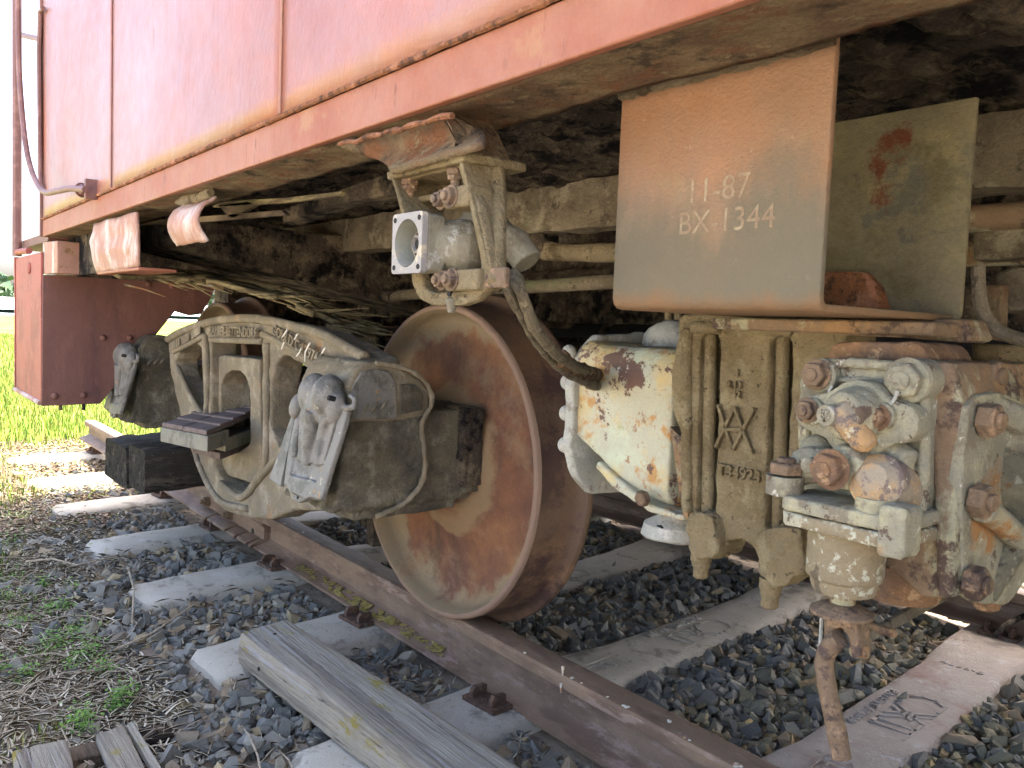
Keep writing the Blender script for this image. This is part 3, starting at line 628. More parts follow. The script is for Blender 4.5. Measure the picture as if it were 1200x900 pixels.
# seam strips behind the joints
mb = MB()
for x in xs[1:-1]: mb.box((x-.012, YB+.0005, 1.03), (x+.012, YB+.006, 3.3))
mb.build('seam_backing', 'under', car)
mb = MB(); mb.tube([(x, YB-.0012, 1.03+z_) for x, z_ in ((-.607, 0), (-.607, 2.2))], .0022, 6); mb.build('seam_weld', 'handrail', car)
mb = MB(); mb.tube([(.456, YB-.0012, 1.03), (.456, YB-.0012, 3.25)], .0028, 6); mb.build('seam_weld', 'salmon', car)
# side sill: lower plate with bottom flange
mb = MB(); mb.box((XE, YB, ZB), (8.2, YB+.012, 1.022)); mb.build('side_sill', 'sill', car, bevel=.002)
pts = []; x = XE
while x < 2.2: pts.append((x, YB-.003+.0015*noise.noise(Vector((x*60, 0, 0))), 1.0245+.002*noise.noise(Vector((x*25, 3, 0))))); x += .008
MB().tube(pts, [.0035+.0022*abs(noise.noise(Vector((p[0]*80, 1, 5)))) for p in pts], 7).build('weld_bead', 'weld', car)
mb = MB()
def flange(u, v):
    xx = XE+.01+(4.6-XE)*u; inner = .108+.012*noise.noise(Vector((xx*6, 0, 1)))
    return (xx, YB+.013+inner*v, ZB+.002+.003*noise.noise(Vector((xx*14, v*3, 2)))-.004*v*v*abs(noise.noise(Vector((xx*30, v, 9)))))
mb.sheet(None, 500, 10, flange); mb.build('sill_flange', 'under', car, solid=-.008)
MB().box((4.6, YB+.013, ZB+.002), (8.2, YB+.12, ZB+.01)).build('sill_flange', 'under', car)
# corner trim, end wall, roof, far side
MB().box((XE-.012, YB-.008, ZB), (XE+.008, YB+.03, 3.3)).build('corner_post', 'handrail', car, bevel=.002)
MB().box((XE-.01, YB+.03, ZB), (XE+.002, 2.186, 3.3)).build('end_wall', 'paint', car)
MB().box((-2.36, YB-.06, 3.31), (8.4, 2.186+.06, 3.36)).build('roof', 'roof', car)
MB().box((XE, 2.176, ZB), (8.2, 2.186, 3.3)).build('far_side', 'paint', car)
MB().box((8.2, YB, ZB), (8.21, 2.186, 3.3)).build('end_wall', 'paint', car)
MB().box((-2.32, YB+.02, .955), (XE-.013, 2.17, .985)).build('platform_deck', 'step', car)
# floor boards seen from below, each a board across the car
k = 0; x = XE+.02
while x < 3.2:
    wd = .128+random.random()*.02; zz = 1.075+random.uniform(-.006, .006)
    mb = MB(); n = 14
    for j in range(n+1):
        y = YB+.02+(2.82)*j/n; wob = [random.uniform(-.003, .003) for _ in range(4)]
        mb.v += [Vector((x+wob[0], y, zz+wob[1])), Vector((x+wd-.006+wob[2], y, zz+wob[3])), Vector((x+wd-.006, y, zz+.03)), Vector((x, y, zz+.03))]
    for j in range(n):
        for i in range(4): mb.f.append((j*4+i, j*4+(i+1) % 4, (j+1)*4+(i+1) % 4, (j+1)*4+i))
    mb.build('floor_board', 'wood_dark', car); x += wd
# hanging crust of soot and dirt under the floor
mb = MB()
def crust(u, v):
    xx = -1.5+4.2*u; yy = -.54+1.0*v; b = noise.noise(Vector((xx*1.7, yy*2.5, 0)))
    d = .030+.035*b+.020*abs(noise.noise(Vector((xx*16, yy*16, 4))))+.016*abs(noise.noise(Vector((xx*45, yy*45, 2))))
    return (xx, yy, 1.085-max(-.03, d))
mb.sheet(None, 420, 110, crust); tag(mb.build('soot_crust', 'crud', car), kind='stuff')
# long beam with dried mud, centre sill, cross bearers
def beam(name, x0, x1, y, z0, z1, th, material, amp=.004, **kw):
    mb = MB(); n = int((x1-x0)/.025)
    prof = [(y, z0)]+[(y, z0+(z1-z0)*i/8) for i in range(1, 9)]+[(y+th, z1), (y+th, z0)]
    for k in range(n+1):
        xx = x0+(x1-x0)*k/n
        for i, (a, b) in enumerate(prof):
            q = Vector((xx*11, b*14, a*4)); mb.v.append(Vector((xx, a-amp*noise.noise(q)*(i < 9)-amp*.6*noise.noise(q*3), b+amp*noise.noise(q*1.7+Vector((4, 0, 0))))))
    m_ = len(prof)
    for k in range(n):
        for i in range(m_): mb.f.append((k*m_+i, k*m_+(i+1) % m_, (k+1)*m_+(i+1) % m_, (k+1)*m_+i))
    mb.f.append(tuple(reversed(range(m_)))); mb.f.append(tuple(n*m_+i for i in range(m_)))
    return mb.build(name, material, car, **kw)
beam('intermediate_sill', -1.18, 4.0, 0.0, .930, 1.030, .02, 'beam', .005)
beam('sill_lip', -1.18, 4.0, .02, .930, .938, .05, 'beam', .003)
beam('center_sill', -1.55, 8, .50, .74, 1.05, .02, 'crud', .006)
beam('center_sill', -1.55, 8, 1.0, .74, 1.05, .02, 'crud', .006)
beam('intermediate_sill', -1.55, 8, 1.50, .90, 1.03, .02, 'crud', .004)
MB().box((-1.575, -.06, .81), (-1.555, 2.1, .965)).build('dark_end_slab', 'crud', car)  # slab added to darken the bright gap at the car end
MB().box((-2.2, .12, .50), (-2.02, 1.40, .95)).build('dark_backdrop_slab', 'crud', car)  # slab added behind the wheels as a dark backdrop
MB().box((-1.575, YB+.10, .835), (-1.555, -.062, .965)).build('dark_end_slab', 'crud', car)  # near-side slab, added to keep the same gap dark
tb_ = MB().box((-.95, 1.74, .42), (.30, 2.04, .90)).build('far_sun_block', 'navy', car, bevel=.01)  # unseen box added on the far side to block sun from the ground
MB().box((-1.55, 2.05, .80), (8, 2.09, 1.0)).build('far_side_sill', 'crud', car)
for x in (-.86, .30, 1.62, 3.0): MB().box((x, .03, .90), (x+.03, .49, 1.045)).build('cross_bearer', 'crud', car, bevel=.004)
# body bolster above the truck
mb = MB(); mb.prism([(-.95, YB+.14, .98), (-.95, 2.05, .98), (-.95, 2.05, .90), (-.95, .98, .72), (-.95, .52, .72), (-.95, YB+.14, .90)], (.28, 0, 0)); mb.build('body_bolster', 'crud', car, bevel=.01)
# pipes along the underframe
MB().tube([at(458, 350, 'Y', .12), at(470, 346, 'Y', .12), at(560, 339, 'Y', .12), at(640, 335, 'Y', .12), at(780, 326, 'Y', .12)], .0165, 14).build('train_line_pipe', 'beam', car)
MB().tube([at(450, 346, 'Y', .12), at(462, 349, 'Y', .12)], .022, 14).build('pipe_coupling', 'crud', car)
mb = MB(); pp = [at(a, b, 'Y', .03) for a, b in ((618, 284), (640, 293), (670, 296), (700, 296), (760, 296), (800, 296))]; pp[0].z += .0
mb.tube(pp, [.012, .018, .017, .019, .018, .018], 12); mb.build('crusted_pipe', 'cake', car, lump=[(.03, .02)])
MB().ball(at(632, 285, 'Y', .02), (.022, .022, .03)).build('pipe_clamp', 'crud', car, lump=[(.02, .02)])
MB().tube([(-1.4, .30, .66), (.2, .30, .68), (2.4, .30, .68)], .020, 12).build('train_line_pipe', 'crud', car)
MB().tube([(-.3, .42, .86), (2.4, .42, .86)], .03, 12).build('train_line_pipe', 'crud', car)
# folded hangers under the sill at the left end
mb = MB(); A = trace([(110, 262), (160, 248), (162, 312), (113, 320)], 'Y', YB+.012)
mb.sheet(None, 14, 14, lambda u, v: (A[3].lerp(A[2], u)).lerp(A[0].lerp(A[1], u), v)+Vector((0, -.012*math.sin(math.pi*v)*(1-u)-.006*noise.noise(Vector((u*4, v*4, 1))), 0)))
mb.build('hanger_plate', 'salmon', car, solid=.006, ang=60)
MB().box((A[2].x-.43, YB+.012, .818), (A[2].x, YB+.10, .826)).build('hanger_foot', 'sill', car, bevel=.002)
A2 = trace([(50, 284), (67, 282), (67, 320), (50, 321)], 'Y', YB+.01)
MB().prism(A2, (0, .07, 0)).build('hanger_plate', 'salmon', car, bevel=.003)
MB().box((-1.56, YB+.075, .835), (-.78, YB+.09, .963)).build('hanger_web', 'crud', car)
A3 = trace([(208, 236), (243, 228), (243, 283), (207, 289)], 'Y', YB+.02)
mb = MB(); mb.sheet(None, 12, 20, lambda u, v: (A3[3].lerp(A3[2], u)).lerp(A3[0].lerp(A3[1], u), v)+Vector((0, -.020*math.sin(math.pi*min(1, v*1.1))+.012*math.sin(u*math.pi)*(v-.3)+.03*max(0, v-.8)*5*.5, .004*noise.noise(Vector((u*5, v*9, 3)))*(v < .1))))
mb.build('bent_flap', 'salmon', car, solid=.005, ang=70)
mb = MB(); mb.tube(trace([(207, 237), (220, 235), (234, 230), (247, 226)], 'Y', YB+.035), [.006, .011, .009, .008], 8); mb.build('flap_crust', 'cake', car, lump=[(.015, .014)])
# torn sheet and splinter hanging between the flap and the beam
for P, nm, mt in (([(255, 240), (268, 254), (275, 256), (288, 246), (300, 240), (290, 236)], 'torn_sheet', 'wood_dark'), ([(245, 236), (330, 232), (400, 224), (398, 229), (330, 238), (250, 243)], 'loose_lath', 'splint'), ([(150, 205+60), (180, 258), (330, 246), (335, 252), (200, 263)], 'loose_lath', 'wood_dark')):
    MB().prism(trace(P, 'Y', YB+.13), (0, .01, 0)).build(nm, mt, car, bevel=.001)
MB().prism(trace([(330, 246), (460, 202), (466, 226), (395, 238), (330, 262)], 'Y', -.42), (0, .05, 0)).build('crusted_bracket', 'crud', car, lump=[(.02, .012)], bevel=.002)
# panel under the sill on which the connector hangs: flared plate
mb = MB(); q = [at(398, 167, 'Z', ZB), at(533, 134, 'Z', ZB), at(583, 178, 'Y', YB+.03), at(452, 204, 'Y', YB+.002)]
def flare(u, v):
    a = q[0].lerp(q[1], u); b_ = q[3].lerp(q[2], u); b_.y = YB+.012; p = a.lerp(b_, v); p.y = a.y*(1-v)+b_.y*v+.022*math.sin(math.pi*v); return p
mb.sheet(None, 12, 12, flare); mb.build('flared_mounting', 'under', car, solid=.008, ang=60)
mb = MB(); q2 = [at(533, 134, 'Z', ZB), at(536, 150, 'Y', YB+.03), at(560, 172, 'Y', YB+.05), at(588, 178, 'Y', YB+.09), at(586, 186, 'Y', YB+.09), at(528, 182, 'Y', YB+.0)]
mb.prism([Vector((p.x, YB+.02+i*.0, p.z)) for i, p in enumerate(q2)], (0, .07, 0)); mb.build('mounting_gusset', 'under', car, bevel=.004)
pts = trace([(398+i*6, 170-i*1.62) for i in range(23)], 'Y', YB-.002)
MB().tube([p+Vector((0, 0, .004*noise.noise(p*60))) for p in pts], [.0028+.003*abs(noise.noise(p*80)) for p in pts], 7).build('weld_bead', 'weld', car)
# end platform: step side, cross plate, rails
mb = MB(); P = trace([(50, 322), (140, 324), (205, 328), (252, 338), (246, 352), (236, 368), (222, 370), (205, 365), (118, 473), (49, 476)], 'X', XE-.02)
mb.prism(P, (-.008, 0, 0)); mb.build('step_riser_plate', 'step', car, bevel=.002)
for px, py in ((121, 396), (152, 396), (64, 464), (98, 463), (174, 333), (202, 335)):
    p = at(px, py, 'X', XE-.018); MB().ball(p, .012, n=10, mm=6).build('rivet', 'step', car)
for px in (71, 98):
    p = at(px, 476, 'X', XE-.03); MB().cyl(p+Vector((0, 0, .02)), p-Vector((0, 0, .014)), .006, 8).build('bolt_end', 'crud', car)
MB().box((-2.225, YB, .377), (XE-.03, YB+.008, .915)).build('step_side_plate', 'stepred', car, bevel=.002)
MB().box((-2.215, YB+.008, .377), (XE-.03, YB+.19, .389)).build('step_tread', 'stepred', car, bevel=.002)
MB().box((-2.20, YB+.008, .62), (XE-.03, YB+.24, .63)).build('step_tread', 'stepred', car, bevel=.002)
MB().box((-2.226, YB-.004, .377), (-2.205, YB+.012, .92)).build('step_edge', 'stepred', car)
MB().tube([(XE-.03, YB-.002, .384), (-2.225, YB-.002, .384)], .009, 8).build('step_lip', 'salmon', car)
MB().ball((-1.86, YB-.002, .865), (.022, .008, .022), n=12, mm=6).build('rivet', 'stepred', car)
MB().tube([at(20, 300, 'Y', YB), at(20, 292, 'Y', YB), at(20, -60, 'Y', YB)], .017, 10).build('corner_rail_pipe', 'handrail', car)
MB().tube([at(18, 296, 'Y', YB), at(28, 294, 'Y', YB), at(34, 294, 'Y', YB)], .012, 8).build('rail_foot', 'stepred', car)
MB().tube(trace([(22, 40), (34, 43), (48, 46)], 'Y', YB), .010, 8).build('cross_bar', 'handrail', car)
MB().tube(trace([(51, 10), (47, 14), (46, 60), (47, 200), (48, 215), (50, 222)], 'Y', YB-.01), .008, 8).build('edge_rod', 'handrail', car)
g = [at(21, -60, 'Y', YB-.075), at(22, 60, 'Y', YB-.075), at(25, 120, 'Y', YB-.075), at(31, 175, 'Y', YB-.075), at(40, 208, 'Y', YB-.07), at(52, 225, 'Y', YB-.065), at(66, 224, 'Y', YB-.06), at(82, 221, 'Y', YB-.05), at(100, 222, 'Y', YB-.035)]
def smoothpath(P, k=6):
    out = []
    for i in range(len(P)-1):
        a, b, c, d = P[max(i-1, 0)], P[i], P[i+1], P[min(i+2, len(P)-1)]
        for j in range(k):
            t = j/k; out.append(.5*((2*b)+(c-a)*t+(2*a-5*b+4*c-d)*t*t+(3*b-a-3*c+d)*t*t*t))
    return out+[P[-1]]
MB().tube(smoothpath(g), .0085, 10).build('grab_iron', 'handrail', car)
p = at(103, 222, 'Y', YB-.02); MB().hexbolt(p+Vector((-.03, -.01, 0)), (1, .35, 0), .016, .02).box((p.x, YB-.03, p.z-.026), (p.x+.02, YB, p.z+.026)).build('grab_iron_foot', 'handrail', car, bevel=.002)
# far side step and rails at the same end
MB().box((-2.22, 2.17, .377), (XE-.03, 2.178, .915)).build('step_side_plate', 'stepred', car)

# ---------------------------------------------------------------- U-shaped hanging plate box
YX = -.52
ub = thing('bent_plate_hanger', 'large rusty orange-brown bent steel plate with faint stencil BX-1344 hanging below the sill', 'steel plate', (1.15, YX+.1, .97))
F0 = trace([(728, 116), (975, 50), (962, 362), (722, 362)], 'Y', YX); zb = .745; x0, x1 = 1.026, 1.283; yb = -.245
def upl(name, x0, x1, y0, y1, z0, z1, mt, rim=.013):
    th = .0055; mb = MB()
    prof = [(y0, z1)]+[(y0+rim-rim*math.cos(R(a)), z0+rim-rim*math.sin(R(a))) for a in (0, 30, 60, 90)][0:]+[(y1-rim+rim*math.sin(R(a)), z0+rim-rim*math.cos(R(a))) for a in (0, 30, 60, 90)]+[(y1, z1)]
    return prof
prof = upl('', x0, x1, YX, yb, zb, .984, '')
def strip(i0, i1, name, mt, xa, xb, nn=10):
    mb = MB(); pr_ = prof[i0:i1]; n = len(pr_)
    for k in range(nn+1):
        for a, b in pr_: mb.v.append(Vector((xa+(xb-xa)*k/nn, a, b)))
    for k in range(nn):
        for i in range(n-1): mb.f.append((k*n+i, k*n+i+1, (k+1)*n+i+1, (k+1)*n+i))
    return mb
strip(0, 5, '', '', x0, x1).build('front_plate', 'boxrust', ub, solid=.0075, bevel=.0015)
strip(4, 6, '', '', x0, x1).build('bottom_flange', 'boxrust', ub, solid=.0075, bevel=.0015)
mb = strip(5, 10, '', '', x0, x1+.004); mb.build('back_plate', 'boxin', ub, solid=.0075, bevel=.0015)
q = trace([(962, 318), (1006, 318), (1022, 336), (1030, 362), (962, 362)], 'Y', yb-.04)
MB().prism(q, (0, .03, 0)).build('inner_block', 'weld', ub, bevel=.003)
pp = [Vector((x0+(x1-x0)*i/30, YX-.002, .980+.003*noise.noise(Vector((i*.7, 0, 0))))) for i in range(31)]
MB().tube(pp, [.005+.003*abs(noise.noise(p*70)) for p in pp], 6).build('weld_bead', 'cake', ub)
tp = at(846, 262+12, 'Y', YX-.0004); tp2 = at(800, 274, 'Y', YX)
text('BX-1344', .0325, .0001, at(794, 275, 'Y', YX-.0003), (1, 0, 0), (0, 0, 1), 'stencil_lettering', 'stencil', ub)
text('11-87', .034, .0001, at(803, 239, 'Y', YX-.0003), (1, 0, 0), (0, 0, 1), 'stencil_lettering', 'stencil', ub)

# ---------------------------------------------------------------- connector on its cast bracket
YC = -.66
cb = thing('cable_connector_bracket', 'tan cast bracket holding a square-flanged grey connector under the sill', 'bracket', (.88, YC+.04, .90))
# top plate
T = trace([(452, 203), (583, 181), (585, 188), (570, 189), (458, 209)], 'Y', YC)
MB().prism(trace([(452, 201), (544, 176), (544, 188), (453, 211)], 'Y', YC), (0, .09, 0)).build('top_plate', 'brk', cb, bevel=.003)
# frame: loop seen from the front, webs tapering
def catpts(pts, ax, v): return trace(pts, ax, v)
outer = catpts([(458, 207), (541, 187), (560, 240), (573, 300), (576, 318), (570, 338), (557, 352), (540, 358), (505, 358), (490, 350), (482, 332), (481, 318), (472, 262)], 'Y', YC+.012)
hole = catpts([(470, 212), (536, 196), (549, 240), (561, 296), (563, 312), (556, 332), (544, 341), (508, 343), (498, 338), (493, 325), (491, 300), (480, 260)], 'Y', YC+.012)
MB().prism(outer, (0, .014, 0), [hole]).build('loop_frame', 'brk', cb, cast=(.0022, 4))
# right cheek (faces the camera) and left cheek
ch = [at(541, 187, 'Y', YC+.012), at(582, 190, 'Y', YC+.065), at(583, 300, 'Y', YC+.03), at(577, 322, 'Y', YC+.014), at(566, 306, 'Y', YC+.008)]
ka = at(541, 188, 'Y', YC+.004); kb = at(583, 186, 'X', ka.x); kc = at(577, 332, 'Y', YC+.012); kd = at(584, 322, 'Y', YC+.022); ke = at(585, 230, 'X', ka.x+.012)
MB().prism([ka, kb, ke, kd, kc], (-.006, 0, 0)).build('side_cheek', 'brk', cb, bevel=.0015)
MB().tube([kb, ke, kd, kc], [.008, .009, .009, .008], 8).build('cheek_rib', 'brk', cb, cast=(.002, 3))
MB().prism([at(458, 208, 'Y', YC), at(458, 208, 'Y', YC)+Vector((0, .09, 0)), at(473, 258, 'Y', YC)+Vector((0, .05, 0)), at(473, 258, 'Y', YC)], (.006, 0, 0)).build('side_cheek', 'brk', cb, bevel=.002)
# back plate
MB().prism(trace([(486, 196), (520, 190), (522, 232), (490, 240)], 'Y', YC+.07), (0, .01, 0)).build('back_web', 'brk', cb, bevel=.004)
mb = MB(); mb.box((at(489, 240, 'Y', YC+.03).x, YC+.028, .872), (.925, YC+.05, .880)); mb.build('cross_ledge', 'brk', cb, bevel=.002)
# mounting bolts pointing down
for px, py in ((480, 206), (535, 193)):
    p = at(px, py, 'Y', YC+.018)
    MB().lathe([(.014, 0), (.014, -.004)], p, (0, 0, 1), 6).hexbolt(p-Vector((0, 0, .004)), (0, 0, -1), .0115, .008, washer=False).hexbolt(p-Vector((0, 0, .012)), (0, 0, -1), .0100, .006, washer=False, rot=.6).cyl(p, p-Vector((0, 0, .032)), .0062, 12).build('mounting_bolt', 'orange' if px < 500 else 'bolt', cb)
# ear lugs with bolts (upper and lower)
for zc, xl, xr in ((.866, .868, .93), (.772, .875, .955)):
    MB().box((xl+.014, YC+.004, zc-.013), (xr, YC+.040, zc+.011)).build('clamp_lug', 'brk', cb, bevel=.003)
    MB().hexbolt((xl+.030, YC+.004, zc), (0, -1, .0), .0105, .009, tip=.004).hexbolt((xl-.003, YC+.012, zc), (0, -1, 0), .0095, .009, tip=.004).build('clamp_bolt', 'bolt', cb)
MB().box((.925, YC+.012, .762), (.992, YC+.02, .784)).build('lower_strip', 'bolt', cb, bevel=.002)
# drip nub and text
p = at(526, 352, 'Y', YC+.010); MB().lathe([(.0045, -.012), (.006, -.004), (.007, 0), (.007, .004), (.004, .006)], p+Vector((0, .004, -.002)), (0, 0, 1), 12).build('drain_nub', 'conn', cb)
MB().cyl(p+Vector((-.001, 0, .008)), p+Vector((-.001, .004, .008)), .0035, 10).build('bolt_hole', 'hole', cb)
text('7460', .008, .0006, at(505, 350, 'Y', YC+.0118), (1, 0, 0), (0, 0, 1), 'cast_lettering', 'brk', cb)
text('MADE IN\nU S A', .0065, .0006, at(532, 349, 'Y', YC+.0118), (1, 0, 0), (0, 0, 1), 'cast_lettering', 'brk', cb)
# connector body: axis toward -y/-x slightly; square flange with round bore
con = bpy.data.objects.new('connector', None)
f0 = trace([(471, 255), (506, 250), (507, 317), (470, 322)], 'Y', YC-.012)
cx_ = (.796+.862)/2; cz_ = .8155; hw = .0345
fm = MB(); bore = [Vector((cx_+.0275*math.cos(a), YC-.012, cz_+.0285*math.sin(a))) for a in [2*math.pi*i/28 for i in range(28)]]
fl = fm.prism(rrect(cx_-.034, cx_+.034, cz_-.036, cz_+.036, .005, f=XZ(YC-.012)), (0, .008, 0), [bore]).build('square_flange', 'connw', cb, bevel=.001)
for sx in (-1, 1):
    for sz in (-1, 1): MB().cyl((cx_+sx*.0275, YC-.0121, cz_+sz*.0285), (cx_+sx*.0275, YC-.0128, cz_+sz*.0285), .0032, 10).build('screw_hole', 'hole', fl)
MB().lathe([(.0275, 0), (.0262, .012), (.0245, .026), (.012, .030), (.0, .030)], (cx_, YC-.0115, cz_), (0, 1, 0), 32, cap=False).build('bore', 'conng', cb)
MB().lathe([(.020, 0), (.020, .001), (.018, .001), (.018, -.004), (.016, -.004), (.016, .004)], (cx_, YC+.011, cz_), (0, 1, 0), 28).build('bore_ring', 'conn', cb)
MB().lathe([(.011, 0), (.011, -.010), (.0085, -.012), (.0075, -.008), (.0075, 0)], (cx_, YC+.012, cz_), (0, 1, 0), 20).build('contact_pin', 'connw', cb)
MB().lathe([(.006, 0), (.006, -.0085)], (cx_, YC+.012, cz_), (0, 1, 0), 12).build('pin_hole', 'hole', cb)
mb = MB(); mb.prism(rrect(cx_-.0335, cx_+.0335, cz_-.0345, cz_+.0345, .006, f=XZ(YC-.0035)), (0, .024, 0), [[q_+Vector((0, .0085, 0)) for q_ in bore]])
mb.lathe([(.031, 0), (.032, .008), (.032, .025), (.034, .030), (.034, .046), (.028, .056), (.02, .062)], (cx_+.004, YC+.0195, cz_), (.62, 1, -.02), 28)
b_ = mb.build('connector_body', 'conn', cb, cast=(.002, 5))
# boolean-free recess: the bore sits in front of the body, so open the body there
bp0 = at(588, 280, 'Y', YC+.085)
mb = MB(); mb.tube(smoothpath([bp0+Vector((-.05, -.01, .02)), bp0+Vector((-.01, 0, .003)), bp0+Vector((.014, .012, -.010)), bp0+Vector((.030, .018, -.028))], 4), [.026]*5+[.022]*4+[.019]*4, 16); mb.build('cable_elbow', 'conn', cb, cast=(.0022, 4))
cab = thing('jumper_cable', 'pair of dusty hanging cables running from the connector down to the pale valve cover', 'cable', (1.0, -.5, .7))
def on_depth(L, r, n=10):
    P = smoothpath([at(a, b, 'Y', y) for a, b, y in L], 6); return MB().tube(P, r, n)
on_depth([(584, 318, -.585), (596, 342, -.58), (612, 372, -.55), (628, 400, -.50), (648, 424, -.44), (668, 440, -.38), (690, 450, -.30), (704, 453, -.2)], [.0058]*36+[.008]*7).build('cable', 'cable', cab, lump=[(.02, .005)])
on_depth([(601, 318, -.58), (612, 345, -.575), (624, 378, -.545), (640, 402, -.50), (656, 418, -.45), (674, 430, -.38), (692, 436, -.30), (704, 440, -.2)], [.0075]*30+[.009]*13).build('cable', 'cable', cab, lump=[(.02, .006)])
on_depth([(657, 420, -.43), (672, 432, -.37), (690, 438, -.30), (700, 440, -.22)], [.011, .013]*9+[.011]).build('frayed_cover', 'cablerust', cab, lump=[(.012, .014)])
# ---------------------------------------------------------------- truck: side frames, journal boxes, wheels, bolster
TC = Vector((-.81, .7545, 0))
tr = thing('railroad_truck', 'cast steel truck with two journal boxes and rusty wheels standing on the rails', 'railroad truck', TC)
FY = -.30
def T_(P, y=FY): return trace(P, 'Y', y)
parts_near = []
out = [(197,397),(212,388),(248,376),(290,372),(325,377),(352,384),(378,391),(410,407),(430,418),(432,436),(412,450),(404,470),(392,480),(385,540),(378,600),(345,598),(318,609),(290,607),(262,598),(244,572),(230,546),(222,525),(212,490),(200,440)]
h1 = [(204,424),(210,411),(230,403),(238,410),(241,425),(241,488),(236,490),(219,458),(207,440)]
h2 = [(247,397),(276,398),(307,399),(307,530),(303,548),(290,572),(282,578),(262,566),(252,548),(247,520)]
h3 = [(322,428),(328,419),(338,417),(376,443),(362,470),(352,510),(345,534),(328,528),(317,503),(317,455)]
sf = MB().prism(T_(out), (0, .085, 0), [T_(h1), T_(h2), T_(h3)]).build('side_frame', 'frame', tr, cast=(.0055, 5), lump=[(.06, .010), (.02, .005)])
parts_near.append(sf)
def ribs(L, r, nm='frame_rib', y=FY-.004, mt='frame'):
    mb = MB()
    for P in L: mb.tube(smoothpath(T_(P, y), 3), r, 8)
    o = mb.build(nm, mt, tr, cast=(.0035, 3)); parts_near.append(o); return o
ribs([[(197,398),(212,389),(248,377),(290,373),(325,378),(352,385),(378,392),(428,419)]], .014)
ribs([[(203,412),(222,403),(240,393)], [(247,398),(307,400)], [(307,391),(330,402),(352,415),(372,430),(377,437)]], .010)
ribs([[(240,393),(243,420),(243,470),(240,490)], [(208,430),(222,462),(238,488)], [(313,402),(313,450),(312,520),(309,548),(292,578)], [(222,500),(232,540),(248,575),(262,590),(290,596)]], .011)
ribs([[(258,566),(278,582),(288,580),(300,565),(318,545),(334,530)]], .012)
# wedge columns either side of the bolster
o = MB().prism(T_([(236,404),(247,398),(247,520),(240,500)], FY+.01), (0, .10, 0)).build('column_guide', 'frame', tr, bevel=.004); parts_near.append(o)
# bolster end with an arched pocket
bo = MB().prism(T_([(249,420),(262,416),(304,421),(306,552),(294,566),(262,556),(250,540)], -.275), (0, .10, 0), [T_([(260,515),(258,450),(264,438),(272,434),(282,435),(289,444),(293,460),(293,520),(280,530)], -.275)]).build('bolster_end', 'frame', tr, cast=(.004, 4), lump=[(.03, .005)]); parts_near.append(bo)
o = MB().prism(T_([(262,515),(262,440),(292,440),(293,520)], -.20), (0, .02, 0), [T_([(271,452),(272,444),(278,440),(285,443),(286,453),(283,459),(275,459)], -.20)]).build('pocket_wall', 'jbox', tr, bevel=.003); parts_near.append(o)
# cast lettering on the top chord
def seg_text(s, a, b, size, y=FY-.013):
    A, B = T_([a, b], y); d = (B-A)
    o = text(s, size, .003, A, d, (0, 0, 1), 'cast_lettering', 'frame', tr, bold=.0006, label='raised cast lettering '+s.lower()); parts_near.append(o)
    w_ = max(v.co.x for v in o.data.vertices)-min(v.co.x for v in o.data.vertices)
    return o
def fit_text(s, a, b, size, y=FY-.016):
    A, B = T_([a, b], y); cu = bpy.data.curves.new('l', 'FONT'); cu.body = s; cu.size = size; ob = bpy.data.objects.new('l', cu); me = bpy.data.meshes.new_from_object(ob)
    wd = max(v.co.x for v in me.vertices); bpy.data.objects.remove(ob); bpy.data.meshes.remove(me)
    k = (B-A).length/wd; d = (B-A).normalized(); up = Vector((0, 0, 1)); up = (up-d*up.dot(d)).normalized()
    cu = bpy.data.curves.new('l', 'FONT'); cu.body = s; cu.size = size; cu.extrude = .005; cu.resolution_u = 2; cu.offset = .0008; ob = bpy.data.objects.new('l', cu); me = bpy.data.meshes.new_from_object(ob); bpy.data.objects.remove(ob)
    mt = Matrix((d*k, up, d.cross(up))).transposed().to_4x4(); mt.translation = A-parent_loc(tr); me.transform(mt); me.materials.clear(); me.materials.append(M['frame'])
    o = bpy.data.objects.new('cast_lettering', me); COL.objects.link(o); o.parent = tr; parts_near.append(o)
fit_text('BARBER-BETTENDORF', (247, 392), (302, 396), .040)
fit_text('GOULD C 12974A', (320, 391), (379, 430), .040)
for (xa, ya, xb, yb, k_) in ((203, 405, 212, 400, 4), (214, 399, 223, 394, 4), (226, 393, 236, 386, 5)):
    for q_ in range(k_):
        t_ = (q_+.5)/k_; a_ = at(xa+(xb-xa)*t_, ya+(yb-ya)*t_, 'Y', FY-.013); o = MB().prism([a_+Vector((-.012, 0, -.014)), a_+Vector((.004, 0, -.014)), a_+Vector((.004, 0, .014)), a_+Vector((-.012, 0, .014))], (0, -.004, 0)).build('worn_lettering', 'frame', tr, bevel=.001); parts_near.append(o)
# journal boxes
def jbox(cx, near):
    mb = MB()
    mb.box((cx-.125, -.375, .315), (cx+.125, -.06, .525)); mb.ball((cx, -.22, .36), (.125, .16, .085)); mb.box((cx-.115, -.36, .29), (cx+.115, -.09, .4))
    mb.box((cx-.14, -.085, .33), (cx+.14, -.045, .53))
    mb.prism([(cx-.12, -.375, .54), (cx-.12, -.375, .32), (cx-.12, -.42, .31), (cx-.12, -.40, .33)], (.24, 0, 0))
    o = mb.build('journal_box', 'jbox', tr, cast=(.0045, 6), lump=[(.05, .012), (.015, .004)]); parts_near.append(o); return o
jb1 = jbox(0, 1); jb2 = jbox(-1.64, 0)
